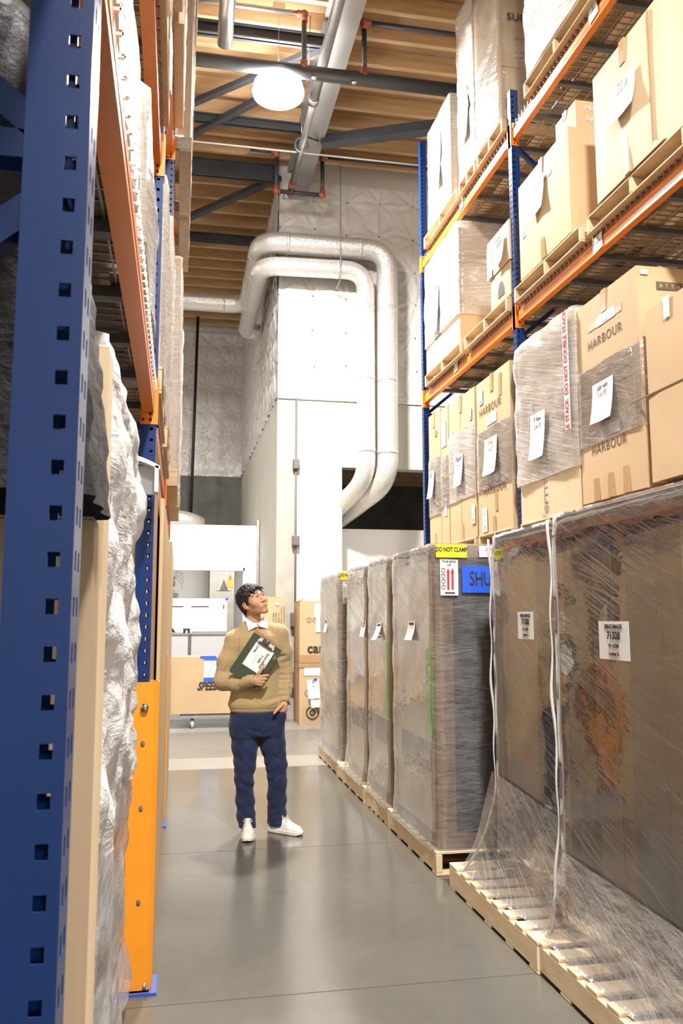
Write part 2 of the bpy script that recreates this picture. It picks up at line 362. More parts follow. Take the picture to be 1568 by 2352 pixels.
# ceiling: plywood deck on joists
ce = struct('ceiling', MB().box(XL, XR, Y0, YF, ZC, ZC + 0.1), M['ply'])
jm = MB().cbox(XL, XR, -0.035, 0.035, -0.235, 0, 0.006).mesh('joist', M['joist'], False)
y = -5.8
while y < 20.3:
    link('joist', jm, ce, (0, y, ZC)); y += 0.49

def quilt(name, O, u, v, n, w, h, res, seed, pin=0.56, amp=0.035, parent=None):
    # insulation facing: vinyl pillowed between pins with radial creases; returns the wall object
    O, u, v, n = map(Vector, (O, u, v, n)); nu, nv = int(w/res), int(h/res); mb = MB(); r = rnd_seeded(seed)
    pu, pv = int(w/pin)+2, int(h/pin)+2
    pins = [((i)*pin + r.uniform(-.03,.03), (j)*pin + r.uniform(-.03,.03), r.uniform(0, 6), r.randint(5, 9)) for i in range(pu) for j in range(pv)]
    A = np.array(pins); vs = []
    U, V = np.meshgrid(np.linspace(0, w, nu+1), np.linspace(0, h, nv+1)); Hh = np.zeros_like(U); best = np.full_like(U, 9.0)
    for (a, b, ph, k) in pins:
        if a > w + .1 or b > h + .1: continue
        dx, dy = U-a, V-b; d = np.hypot(dx, dy); best = np.minimum(best, d)
        th = np.arctan2(dy, dx)
        Hh += 0.016*np.cos(k*th + ph)*np.exp(-((d-0.12)/0.12)**2) + 0.010*np.cos((k*2+1)*th + ph*2)*np.exp(-((d-0.2)/0.12)**2)
    Hh += amp*(1-np.exp(-(best/0.17)**2)) + 0.01*np.sin(V*11+seed) * np.sin(U*2.3+seed) + 0.006*np.sin(U*17 + 3*np.sin(V*4))
    P = np.array(O)[None,None,:] + U[...,None]*np.array(u) + V[...,None]*np.array(v) + Hh[...,None]*np.array(n)
    mb.v = [tuple(p) for p in P.reshape(-1, 3)]
    mb.f = [(j*(nu+1)+i, j*(nu+1)+i+1, (j+1)*(nu+1)+i+1, (j+1)*(nu+1)+i) for j in range(nv) for i in range(nu)]
    me = mb.mesh(name, M['vinyl'], True)
    o = link(name, me, parent)
    pm = MB()
    for (a, b, _, _) in pins:
        if a > w or b > h: continue
        c = O + u*a + v*b + n*0.012
        pm.tube([c - n*0.01, c + n*0.008], 0.011, 6)
    part('fastener_pin', pm, M['greyplastic'], o, kind='stuff')
    return o
ZI = 4.93
# near back wall: painted concrete with a high opening, insulated above
wb = MB(); OX0, OX1, OZ1 = 2.475, 6.5, 3.85
wb.box(SIDE_X, OX0, YB, YB+0.25, 0, ZI); wb.box(OX0, OX1, YB, YB+0.25, OZ1, ZI); wb.box(OX1, XR, YB, YB+0.25, 0, ZI)
w1 = struct('wall_back', wb, M['wall_cream'])
struct('wall_back_upper', MB().box(SIDE_X, XR, YB+0.02, YB+0.25, ZI, ZC), M['vinyl'])
q = quilt('insulation_facing', (SIDE_X, YB+0.02, ZI), (1,0,0), (0,0,1), (0,-1,0), 6.0, 3.62, 0.03, 3, parent=bpy.data.objects['wall_back_upper'])
part('bottom_edge_strip', MB().box(SIDE_X, 7.4, YB-0.03, YB+0.02, ZI-0.02, ZI+0.015), M['vinyl'], bpy.data.objects['wall_back_upper'])
# bare strip of unpainted concrete at the corner of the block
part('bare_concrete_strip', MB().box(SIDE_X+0.005, 1.72, YB-0.004, YB, 0, ZI-0.02), M['concrete'], w1, 'unpainted grey concrete strip')
# side wall of the projecting block
w2 = struct('wall_side', MB().box(SIDE_X, SIDE_X+0.25, YB+0.25, YF, 0, ZI), M['wall_cream'])
w2b = struct('wall_side_upper', MB().box(SIDE_X+0.02, SIDE_X+0.25, YB+0.25, YF, ZI, ZC), M['vinyl'])
quilt('insulation_facing', (SIDE_X+0.02, YF, ZI), (0,-1,0), (0,0,1), (-1,0,0), YF-YB, 3.62, 0.035, 8, parent=w2b)
# far wall: dark concrete below, insulated above
w3 = struct('wall_far', MB().box(XL, SIDE_X, YF, YF+0.2, 0, ZI), M['concrete_dark'])
w3b = struct('wall_far_upper', MB().box(XL, SIDE_X, YF+0.02, YF+0.2, ZI, ZC), M['vinyl'])
quilt('insulation_facing', (-2.75, YF+0.02, ZI), (1,0,0), (0,0,1), (0,-1,0), 4.2, 3.6, 0.035, 12, parent=w3b)
struct('wall_left', MB().box(XL-0.2, XL, Y0, YF, 0, ZC), M['wall_cream'])
struct('wall_right', MB().box(XR, XR+0.2, Y0, YF, 0, ZC), M['wall_cream'])
struct('wall_rear', MB().box(XL, XR, Y0-0.2, Y0, 0, ZC), M['wall_cream'])
# room beyond the opening
w4 = struct('wall_back_room', MB().box(1.9, 6.6, 17.0, 17.1, 0, 4.6), M['concrete_dark'])
part('back_room_soffit', MB().box(1.9, 6.6, 13.0, 17.0, 4.35, 4.45), M['ply'], w4)
for k in range(6): part('joist', MB().box(1.9, 6.6, 13.35+k*0.55, 13.43+k*0.55, 4.13, 4.35), M['joist'], w4)
struct('wall_partition_right', MB().box(2.0, 6.5, 13.25, 13.35, 0, 2.93), M['wall_white'])

# booth behind the bench: white front wall with a wide window opening
BY = 15.5
bo = MB(); bo.box(-3.0, -0.35, BY, BY+0.12, 0, 3.2); bo.box(-0.35, 1.18, BY, BY+0.12, 2.38, 3.2); bo.box(1.18, SIDE_X-0.06, BY, BY+0.12, 0, 3.2); bo.box(-0.35, 1.18, BY, BY+0.12, 0, 0.85)
wbo = struct('wall_booth', bo, M['wall_white'])
part('inner_lining', MB().box(1.36, 1.44, BY+0.121, 18.199, 0, 3.11), M['wall_white'], wbo); part('steel_edge_channel', MB().box(SIDE_X-0.06, SIDE_X-0.01, BY-0.03, BY+0.15, 0, 3.3), M['steel'], wbo)
wf = struct('window_1', MB().box(-0.35, 1.18, BY-0.02, BY+0.14, 2.36, 2.41).box(1.155, 1.20, BY-0.02, BY+0.14, 0.85, 2.41).box(-0.35, 1.18, BY-0.02, BY+0.14, 0.83, 0.88), M['wall_white'])
struct('wall_booth_back', MB().box(-3.0, SIDE_X, 18.2, 18.3, 0, 3.2).box(-3.0, -2.9, BY, 18.2, 0, 3.2), M['wall_white'])
struct('ceiling_booth', MB().box(-3.0, SIDE_X, BY+0.12, 18.2, 3.12, 3.2), M['wall_white'])
pc = struct('trim_1', MB().box(0.62, 1.12, 17.5, 18.0, 0, 3.1), M['concrete'], None, 'pale bare concrete column inside the booth')

# ---------------------------------------------------------------- steel and pipes at the ceiling
def simple(name, mb, m, label, cat, group=None, smooth=None):
    o = link(name, mb.mesh(name, M[m], smooth)); return tag(o, label, cat, group)
g = thing('roof_girder', 'wide grey steel roof girder running along the aisle to the wall', 'girder', (1.715, 0, 8.2))
part('bottom_flange', MB().box(-0.155, 0.155, -5.9, 12.6, 0, 0.025), M['girder'], g)
part('web', MB().box(-0.012, 0.012, -5.9, 12.6, 0.025, 0.44), M['girder'], g)
part('top_flange', MB().box(-0.155, 0.155, -5.9, 12.6, 0.44, 0.46), M['girder'], g)
sp = thing('sprinkler_main', 'long silver sprinkler pipe hung along the grey girder', 'pipe', (1.49, 0, 7.95))
part('pipe', MB().tube([(-0.01, -5.9, 0), (0.03, 9.7, 0)], 0.062, 14), M['silverpipe'], sp)
part('pipe', MB().tube([(0.03, 9.7, 0), (0.045, 12.0, 0.0)], 0.048, 14), M['silverpipe'], sp)
part('coupling', MB().tube([(0.044, 11.72, 0), (0.045, 11.80, 0)], 0.062, 14), M['fitting'], sp)
part('coupling', MB().tube([(0.045, 11.98, 0), (0.045, 12.05, 0)], 0.060, 14), M['fitting'], sp)
part('coupling', MB().tube([(0.028, 9.62, 0), (0.03, 9.72, 0)], 0.070, 14), M['silverpipe'], sp)
ring = [(0.035 + 0.09*math.cos(a), 10.75, 0.03 + 0.11*math.sin(a)) for a in [PI*2*k/16 for k in range(17)]]
part('hanger_ring', MB().tube(ring, 0.010, 6), M['steel'], sp)
part('hanger_rod', MB().tube([(0.035, 10.75, 0.13), (0.035, 10.75, 0.7)], 0.007, 6), M['steel'], sp)
part('hanger_rod', MB().tube([(-0.12, 9.1, 0.0), (-0.10, 9.1, 0.7)], 0.007, 6), M['steel'], sp)
part('side_brace', MB().tube([(0.04, 10.5, 0.02), (0.30, 10.95, 0.24)], 0.014, 6), M['darksteel'], sp)
def drop(name, label, xa, xb, y, zt, zb, ext, both=True):
    t = thing(name, label, 'pipe', (xa, y, zb), group='sprinkler branch drops')
    w = xb-xa
    for x in (0, w):
        part('riser', MB().tube([(x, 0, 0.0), (x, 0, zt-zb)], 0.030, 10), M['darksteel'], t)
        part('elbow', MB().sphere((x, 0, 0.0), 0.052).tube([(x-0.06 if x else x+0.06, 0, 0), (x, 0, 0), (x, 0, 0.09)], 0.043, 10), M['fitting'], t)
        part('elbow', MB().sphere((x, 0, zt-zb), 0.052).tube([(x, 0, zt-zb-0.09), (x, 0, zt-zb), (x + (0.08 if x else -0.08), 0, zt-zb)], 0.043, 10), M['fitting'], t)
    part('cross_pipe', MB().tube([(0, 0, 0), (w, 0, 0)], 0.032, 10), M['darksteel'], t)
    part('branch_pipe', MB().tube([(0, 0, zt-zb), (-ext[0], 0, zt-zb)], 0.030, 10), M['silverpipe' if 'nearer' in label else 'darksteel'], t)
    part('branch_pipe', MB().tube([(w, 0, zt-zb), (w+ext[1], 0, zt-zb)], 0.030, 10), M['darksteel'], t)
    for x in (0.12, w-0.12):
        part('sprinkler_head', MB().tube([(x, 0, -0.03), (x, 0, -0.10)], 0.014, 6).tube([(x, 0, -0.10), (x, 0, -0.11)], 0.03, 8), M['steel'], t)
    return t
drop('sprinkler_drop', 'sprinkler pipe drop with red elbows nearer the lit lamp', 1.27, 1.98, 8.8, 8.42, 7.75, (1.9, 2.6))
drop('sprinkler_drop', 'sprinkler pipe drop with red elbows hanging before the insulated wall', 1.31, 2.02, 11.95, 8.55, 7.92, (0.4, 2.2))
simple('horizontal_strut', MB().tube([(-0.25, 8.83, 7.62), (0.05, 8.83, 7.72), (3.6, 8.83, 7.72)], 0.078, 14), 'darksteel', 'thick dark round strut crossing the ceiling behind the lit lamp', 'strut')
simple('standpipe', MB().tube([(0.36, 5.6, 7.9), (0.36, 7.6, 7.9)], 0.075, 12).tube([(0.36, 7.5, 7.9), (0.36, 8.0, 7.9), (0.36, 8.6, 7.78)], 0.085, 12), 'silverpipe', 'grey pipe with a round collar joining the dark strut, upper left', 'pipe')
simple('white_conduit', MB().tube([(-0.6, 11.3, 8.2), (4.2, 11.32, 8.2)], 0.013, 8), 'white_gloss', 'thin white pipe crossing under the joists', 'pipe')
for (a, b, r, lab) in (((-0.5, 11.05, 8.3), (1.56, 9.1, 8.27), 0.042, 'dark diagonal brace above and left of the lit lamp'),
                      ((-0.3, 14.2, 8.3), (1.40, 12.35, 8.36), 0.055, 'dark diagonal brace lowest at the left, near the insulated wall'),
                      ((-0.9, 12.42, 8.32), (1.56, 9.55, 8.3), 0.045, 'dark diagonal brace just left of the lit lamp'),
                      ((1.85, 10.98, 8.2), (3.5, 10.25, 8.2), 0.085, 'thick dark brace running right from the grey girder')):
    simple('diagonal_brace', MB().beam(a, b, r*2, r*1.6), 'darksteel', lab, 'brace')
for (y_, z0, z1, xb, lab) in ((9.1, 8.24, 8.40, 1.56, 'dark steel beam above the lit lamp'), (11.0, 8.32, 8.44, 1.56, 'dark steel beam beyond the lit lamp'),
                         (12.4, 8.30, 8.58, 1.35, 'deep dark steel beam in line with the block wall'), (14.8, 8.34, 8.5, 1.40, 'farthest dark steel beam over the ducts')):
    simple('roof_beam', MB().box(-6.9, xb, y_-0.05, y_+0.05, z0, z0+0.02).box(-6.9, xb, y_-0.01, y_+0.01, z0, z1).box(-6.9, xb, y_-0.05, y_+0.05, z1-0.02, z1), 'darksteel', lab, 'beam', 'dark cross beams under the joists')

# lamps
for i, (x, y_, p) in enumerate(LAMPS):
    vis = (i == 0)
    t = thing('high_bay_lamp', 'blazing high bay lamp hanging over the aisle' if vis else ('unlit looking' if False else 'high bay lamp ') + ['', 'over the aisle just behind the lit one', 'over the aisle behind the viewpoint', 'over the left neighbouring aisle, farther one', 'over the left neighbouring aisle, nearer one', 'over the right neighbouring aisle, farther one', 'over the right neighbouring aisle, nearer one', 'beyond the left rack near the booth'][i], 'lamp', (x, y_, LAMP_Z), group=None if vis else 'high bay lamps outside the view')
    part('housing', MB().tube([(0,0,-0.15),(0,0,-0.06),(0,0,0)], [0.30,0.28,0.12], 28), M['lens'] if vis else M['housing'], t)
    part('lens', MB().tube([(0,0,-0.21),(0,0,-0.19),(0,0,-0.15)], [0.26,0.29,0.29], 28), M['lens'], t)
    part('sensor', MB().tube([(-0.02, -0.1, -0.19), (-0.02, -0.1, -0.33)], 0.035, 10), M['lens'] if vis else M['housing'], t)
    part('suspension_wire', MB().tube([(0, 0, 0), (0, 0, ZC-0.24-LAMP_Z)], 0.004, 5).tube([(0.0, 0.2, 0), (0, 0.02, 0.35)], 0.003, 5).tube([(0.0, -0.2, 0), (0, -0.02, 0.35)], 0.003, 5), M['steel'], t)
    if vis: part('junction_box', MB().cbox(-0.07, 0.07, -0.04, 0.04, ZC-0.235-LAMP_Z-0.09, ZC-0.235-LAMP_Z, 0.008), M['housing'], t)

# ducts in foil jackets
def fillet(pts, r, n=7):
    P = [Vector(p) for p in pts]; out = [P[0]]
    for i in range(1, len(P)-1):
        a, b, c = P[i-1], P[i], P[i+1]; d1, d2 = (a-b).normalized(), (c-b).normalized()
        k = min(r, (a-b).length*0.48, (c-b).length*0.48); s, e = b + d1*k, b + d2*k
        for j in range(n+1):
            q_ = j/n; out.append((s*(1-q_)+b*q_)*(1-q_) + (b*(1-q_)+e*q_)*q_)
    out.append(P[-1]); return out
def duct(label, pts, r, bend=0.34):
    base = Vector(pts[0]); t = thing('foil_duct', label, 'duct', base, group='foil jacketed air ducts')
    P = [Vector(p)-base for p in pts]
    path = fillet(P, bend)
    part('duct_run', MB().tube(path, r, 24), M['foil'], t)
    for i in range(len(P)-1):
        a, b = P[i], P[i+1]; L = (b-a).length; d = (b-a)/L; k = 0.45
        while k < L - 0.3:
            part('seam_band', MB().tube([a + d*(k-0.025), a + d*(k+0.025)], r+0.004, 24), M['foil'], t); k += 1.15
    return t
duct('inner foil duct nearer the block wall corner', [(2.0, 13.6, 2.75), (2.79, 12.4, 3.60), (2.79, 12.4, 6.96), (1.13, 12.4, 6.92), (1.13, 15.4, 6.90), (1.4, 15.4, 6.9)], 0.145)
duct('outer foil duct looping above the inner one', [(2.2, 13.7, 2.85), (3.12, 12.38, 3.58), (3.14, 12.38, 7.32), (1.13, 12.38, 7.30), (1.13, 15.0, 7.26), (-2.6, 15.0, 7.26)], 0.165)
dh = thing('duct_hanger', 'thin strap hanger holding the two foil ducts over the wall', 'hanger', (2.35, 12.2, 6.7))
part('strap', MB().box(-0.007, 0.007, -0.003, 0.003, 0, 1.9), M['steel'], dh)
part('cradle', MB().box(-0.007, 0.007, -0.003, 0.40, 0, 0.006), M['steel'], dh)
# flexible duct behind the booth
fx = thing('flexible_duct', 'ribbed flexible silver duct above the white booth, far left', 'duct', (-0.8, 17.0, 3.08))
pp = fillet([(0, 0, 0.35), (0.8, 0, 0.42), (1.2, 0.2, 0.30)], 0.4)
part('ribbed_hose', MB().tube(pp, 0.17, 16), M['foil'], fx)
part('ribbed_hose_wire', MB().tube([pp[1] + (pp[1]-pp[0])*0], 0.1) if False else MB().tube([(0,0,0.35),(0.02,0,0.351)], 0.176, 16), M['foil'], fx)
simple('drop_pole', MB().tube([(0.30, 19.6, 8.65), (0.22, 19.6, 3.2)], 0.035, 8), 'black', 'thin black pole hanging from roof to booth, far left', 'pole')
# conduit with boxes on the block wall
cd = thing('wall_conduit', 'dark vertical conduit with three grey boxes on the concrete wall', 'conduit', (1.74, YB-0.03, 0))
part('pipe', MB().tube([(0, 0, 0.15), (0, 0, ZI)], 0.017, 8), M['greyplastic'], cd)
part('pipe', MB().tube([(0.045, 0, 0.15), (0.045, 0, 1.2)], 0.014, 8), M['steel'], cd)
for (z, w_, h_) in ((3.86, .10, .16), (2.67, .11, .16), (1.47, .14, .22), (0.60, .17, .27)):
    b_ = part('junction_box', MB().cbox(-w_/2, w_/2, -0.06, 0.02, z-h_/2, z+h_/2, 0.01), M['greyplastic'], cd)
    part('cover_plate', MB().cbox(-w_/2+0.008, w_/2-0.008, -0.068, -0.06, z-h_/2+0.012, z+h_/2-0.012, 0.003), M['greyplastic'], b_)

# ================================================================== PALLET RACKS
def holed_panel(w, z0, z1, holes, hw, hh, th):
    # flat strip in the xz plane (x 0..w), facing -y, with rectangular holes [(cx, cz)], each punched through depth th
    mb = MB(); xs = sorted({cx for cx, _ in holes}); rows = sorted({cz for _, cz in holes}); S = set(holes)
    z = z0
    def q_(x0, x1, a, b): mb.quad((x0, 0, a), (x1, 0, a), (x1, 0, b), (x0, 0, b))
    for cz in rows:
        a, b = cz-hh/2, cz+hh/2
        if a > z: q_(0, w, z, a)
        x = 0
        for cx in xs:
            if (cx, cz) not in S: continue
            l, r = cx-hw/2, cx+hw/2
            q_(x, l, a, b); x = r
            mb.quad((l, 0, a), (l, th, a), (l, th, b), (l, 0, b)); mb.quad((r, 0, b), (r, th, b), (r, th, a), (r, 0, a))
            mb.quad((l, 0, b), (l, th, b), (r, th, b), (r, 0, b)); mb.quad((l, 0, a), (r, 0, a), (r, th, a), (l, th, a))
        q_(x, w, a, b); z = b
    q_(0, w, z, z1); return mb
PW = 0.072
_post = {}
def post_mesh(h, side):
    # C-shaped upright: holed faces towards -y and towards the aisle; side = +1 aisle to +x, -1 aisle to -x
    k = (h, side)
    if k in _post: return _post[k]
    z = 0.09; rows = []
    while z < h - 0.04: rows.append(round(z, 4)); z += 0.0508
    mb = MB(); hx = PW*0.72 if side > 0 else PW*0.28
    a = holed_panel(PW, 0.0, h, [(hx, r) for r in rows], 0.0135, 0.0165, 0.0025)
    mb.add(a.v, a.f)
    b = holed_panel(PW, 0.0, h, [(PW*0.3, r) for r in rows] + [(PW*0.7, r + 0.0) for r in rows], 0.012, 0.022, 0.0025)
    if side > 0: mb.add([(PW - y_, x, z_) for x, y_, z_ in b.v], b.f)
    else: mb.add([(y_, PW - x, z_) for x, y_, z_ in b.v], b.f)
    xb = 0 if side > 0 else PW
    mb.add([(xb, 0, 0), (xb, PW, 0), (xb, PW, h), (xb, 0, h)], [(0, 1, 2, 3)])
    a = holed_panel(PW, 0.0, h, [(hx, r) for r in rows[::1]], 0.0135, 0.0165, -0.0025)
    mb.add([(x, PW + y_, z_) for x, y_, z_ in a.v], a.f)
    mb.quad((0, 0, h), (PW, 0, h), (PW, PW, h), (0, PW, h))
    me = mb.mesh('post', M['blue'], False); _post[k] = me; return me
def rack(name, label, fx, side, ys, hs, levels, depth, conn_faces=True):
    # fx: x of the aisle face; side +1: aisle towards +x; ys: y of each frame's near face; levels: per bay list of beam bottoms
    t = thing(name, label, 'pallet rack', (fx, ys[0], 0))
    T = lambda x, y_, z_: (x-fx, y_-ys[0], z_)
    xp = fx - PW if side > 0 else fx                      # left x of the front posts
    xr = fx - side*depth; xrp = xr if side > 0 else xr - PW
    for i, y_ in enumerate(ys):
        for (x, rear) in ((xp, 0), (xrp, 1)):
            p = link('post', post_mesh(hs[i], side if not rear else -side), t, T(x, y_, 0))
            bp = MB().box(-0.03, PW+0.03, -0.045, PW+0.045, 0.0, 0.012)
            b_ = part('base_plate', bp, M['blue2'], p)
            part('anchor_bolt', MB().tube([(PW+0.012 if side > 0 else -0.012, -0.025, 0.01), (PW+0.012 if side > 0 else -0.012, -0.025, 0.04)], 0.009, 6), M['steel'], p)
        xa, xb = xp + PW/2, xrp + PW/2
        z = 0.25; k = 0
        while z < hs[i]-0.9:
            a, b = ((xa, z), (xb, z+0.85)) if k % 2 == 0 else ((xb, z), (xa, z+0.85))
            part('frame_brace', MB().beam(T(a[0], y_+PW/2, a[1]), T(b[0], y_+PW/2, b[1]), 0.035, 0.035, (0,1,0)), M['blue'], t)
            if k % 2 == 0: part('frame_brace', MB().beam(T(xa, y_+PW/2, z), T(xb, y_+PW/2, z), 0.035, 0.035, (0,1,0)), M['blue'], t)
            z += 0.9; k += 1
    for bay in range(len(ys)-1):
        ya, yb = ys[bay]+PW, ys[bay+1]
        for zb in levels[bay]:
            for rear in (0, 1):
                bx = (fx - side*0.012) if not rear else (xr + side*0.012)
                s = side if not rear else -side
                x0, x1 = sorted((bx, bx - s*0.05)); xs_ = sorted((bx - s*0.016, bx - s*0.05))
                mb = MB().box(*[v-fx for v in (x0, x1)], ya-ys[0], yb-ys[0], zb, zb+0.082).box(*[v-fx for v in xs_], ya-ys[0], yb-ys[0], zb+0.082, zb+0.12)
                # pressed lines along the beam face
                mb.box(*sorted((bx-fx, bx-fx+s*0.002)), ya-ys[0], yb-ys[0], zb+0.03, zb+0.036)
                be = part('beam', mb, M['orange'], t)
                for (ye, d) in ((ya, 1), (yb, -1)):
                    # connector: L plate wrapping the post's aisle face and its side
                    e0, e1 = sorted((ye, ye + d*(-0.062)))
                    cx0, cx1 = sorted((bx + s*0.014, bx + s*0.018))
                    c = MB().box(cx0-fx, cx1-fx, e0-ys[0], e1-ys[0], zb-0.055, zb+0.15)
                    yc0, yc1 = sorted((ye, ye + d*0.005))
                    c.box(*sorted((bx-fx+s*0.018, bx-fx-s*0.058)), yc0-ys[0], yc1-ys[0], zb-0.055, zb+0.15)
                    part('beam_connector', c, M['orange'], be)
                    if not rear:
                        h = MB()
                        for zz in (-0.035, 0.0 - 0.008, 0.125):
                            yq = ye + d*0.0055
                            h.tube([(bx-fx-s*0.014, yq-ys[0], zb+zz), (bx-fx-s*0.014, yq-ys[0] + d*0.001, zb+zz)], 0.0075, 8)
                        h.tube([(bx-fx-s*0.045, ye + d*0.0055 -ys[0], zb-0.035), (bx-fx-s*0.045, ye + d*0.0065-ys[0], zb-0.035)], 0.0075, 8)
                        part('rivet', h, M['black'], be, kind='stuff')
            # wire deck with channels
            dk = thing_part('wire_deck', t, (0, 0, 0))
            xa, xb = sorted((fx - side*0.03 - fx, xr + side*0.03 - fx)); zt = zb + 0.122
            wm = MB(); yy = ya + 0.02; r = 0.003
            while yy < yb:
                wm.box(xa, xb, yy-ys[0]-r, yy-ys[0]+r, zt, zt+2*r)
                xe = fx - fx - side*0.004
                wm.box(xe-0.003, xe+0.003, yy-ys[0]-r, yy-ys[0]+r, zt-0.035, zt+2*r)
                wm.box(*sorted((xe, xe - side*0.03)), yy-ys[0]-r, yy-ys[0]+r, zt, zt+2*r)
                yy += 0.062
            xx = xa
            while xx < xb: wm.box(xx-r, xx+r, ya-ys[0]+0.01, yb-ys[0]-0.01, zt-2*r, zt); xx += 0.105
            part('wire_mesh', wm, M['steel'], dk, kind='stuff')
            n = 6
            for k in range(n):
                yc = ya + (yb-ya)*(k+0.5)/n - ys[0]
                part('deck_channel', MB().box(xa+0.02, xb-0.02, yc-0.022, yc+0.022, zt-0.04, zt-0.034).box(xa+0.02, xb-0.02, yc-0.022, yc-0.018, zt-0.034, zt-0.006).box(xa+0.02, xb-0.02, yc+0.018, yc+0.022, zt-0.034, zt-0.006), M['darkchannel'], dk)
    return t
def thing_part(name, parent, loc):
    o = bpy.data.objects.new(name, None); COL.objects.link(o); o.parent = parent; o.location = loc; o.empty_display_size = 0.05; return o
LX, RX = -0.114, 2.75
LY = [-1.80, 0.95, 3.70, 6.45, 9.20]
rkL = rack('pallet_rack', 'blue and orange pallet rack filling the left side of the picture', LX, 1, LY, [7.6, 7.6, 7.6, 7.6, 7.6], [[2.40, 3.56, 5.20], [2.40, 3.56, 5.20], [2.40, 5.20, 6.98], [2.40, 5.20, 6.98]], 1.07)
rkR = rack('pallet_rack', 'blue and orange pallet rack on the right behind the wrapped lockers', RX, -1, [0.93, 3.68, 6.42, 9.17], [6.1, 6.1, 6.1, 7.25], [[1.99, 3.985, 5.63]]*3, 1.07)
# orange post guards on the left rack
for (y_, lab) in ((3.70, 'orange steel post guard on the nearer left rack post'), (6.45, 'orange steel post guard on the second left rack post')):
    h = 1.22; x = LX + 0.008
    gd = thing('post_guard', lab, 'post guard', (LX, y_, 0), group='orange post guards')
    m_ = MB(); w_ = PW/2 + 0.028; c = PW/2
    prof = [(-0.085, c-w_), (0.022, c-w_), (0.042, c-w_+0.022), (0.042, c+w_-0.022), (0.022, c+w_), (-0.05, c+w_)]
    inn = [(-0.085, c-w_+0.006), (0.019, c-w_+0.006), (0.036, c-w_+0.025), (0.036, c+w_-0.025), (0.019, c+w_-0.006), (-0.05, c+w_-0.006)]
    m_.prism(prof + inn[::-1], h, Matrix.Translation((0, 0, 0.012)))
    part('shield', m_, M['orange_guard'], gd)
    for (zz) in (0.35, 0.72, 0.98): part('chip', MB().sphere((-0.02, c-w_-0.001, zz), (0.009, 0.002, 0.014), 7, 5), M['greyplastic'], gd, 'chipped paint')
    part('bolt', MB().tube([(-0.015, c-w_-0.014, 1.13), (-0.015, c-w_, 1.13)], 0.016, 8), M['chrome'], gd)
    part('foot_plate', MB().box(-0.10, 0.062, c-w_-0.03, c+w_+0.02, 0.0, 0.012), M['blue2'], gd)

# ================================================================== PALLETS
_pm = {}
def brd(w, l, h, key, m):
    k = (round(w,4), round(l,4), round(h,4), key, m)
    if k not in _pm: _pm[k] = MB().cbox(0, w, 0, l, 0, h, min(0.003, h*0.3)).mesh(key, M[m], False)
    return _pm[k]
def pallet(label, x0, y0, z0, wx, wy, along='X', m='pallet', group=None, nb=7, h=0.13, seed=0, tilt=0):
    # along: direction of the stringers
    t = thing('pallet', label, 'pallet', (x0, y0, z0), 0, group); r = rnd_seeded(seed); sw = 0.038; bt = 0.016
    sh = h - 2*bt
    if along == 'X':
        for k in range(3):
            link('stringer', brd(wx, sw, sh, 'stringer', m), t, (0, (wy-sw)*k/2, bt))
        for k in range(nb):
            link('deck_board', brd(0.09, wy, bt, 'deck_board', m), t, ((wx-0.09)*k/(nb-1), 0, h-bt))
        for k in range(4):
            link('bottom_board', brd(0.10, wy, bt, 'bottom_board', m), t, ((wx-0.10)*k/3, 0, 0))
    else:
        for k in range(3):
            link('stringer', brd(sw, wy, sh, 'stringer', m), t, ((wx-sw)*k/2, 0, bt))
        for k in range(nb):
            link('deck_board', brd(wx, 0.09 if 0 < k < nb-1 else 0.125, bt, 'deck_board', m), t, (0, (wy-0.125)*k/(nb-1) + r.uniform(-.006, .006), h-bt))
        for k in range(5):
            link('bottom_board', brd(wx, 0.09, bt, 'bottom_board', m), t, (0, (wy-0.09)*k/4, 0))
    return t

# ================================================================== CARTONS
def carton(label, x0, y0, z0, dx, dy, dz, m='card', faces=(), group=None, tape=('-X',), rz=0, name='carton', seam=True, bulge=0.006, lid=True):
    # origin at the base corner x0,y0; returns thing; body slightly bulged with softened edges
    t = thing(name, label, 'carton', (x0, y0, z0), rz, group)
    n = 6; vs = []; fs = []
    g = bmesh_box(dx, dy, dz, bulge, int(abs(x0*91 + y0*37 + z0*53)) % 997)
    link('box_body', g_mesh(g, m), t)
    if 'top' in tape or lid:
        part('top_flap', MB().cbox(0.004, dx/2-0.002, 0.004, dy-0.004, dz-0.001, dz+0.004, 0.001), M[m], t); part('top_flap', MB().cbox(dx/2+0.002, dx-0.004, 0.004, dy-0.004, dz-0.001, dz+0.004, 0.001), M[m], t)
    if '-X' in tape:   # tape coming over the top and bottom edges at mid width, on the aisle face
        c = dy/2; L = min(0.16, dz*0.22)
        part('tape_strip', MB().box(-0.004-bulge*0.5, 0.002, c-0.03, c+0.03, dz-L, dz+0.006).box(-0.004, dx*0.9, c-0.03, c+0.03, dz+0.0045, dz+0.006), M['tape'], t)
        part('tape_strip', MB().box(-0.004-bulge*0.5, 0.002, c-0.03, c+0.03, 0.0, L), M['tape'], t)
    if '-Y' in tape:
        c = dx/2; L = min(0.16, dz*0.22)
        part('tape_strip', MB().box(c-0.03, c+0.03, -0.004-bulge*0.5, 0.002, dz-L, dz+0.006), M['tape'], t)
        part('tape_strip', MB().box(c-0.03, c+0.03, -0.004-bulge*0.5, 0.002, 0, L), M['tape'], t)
    return t
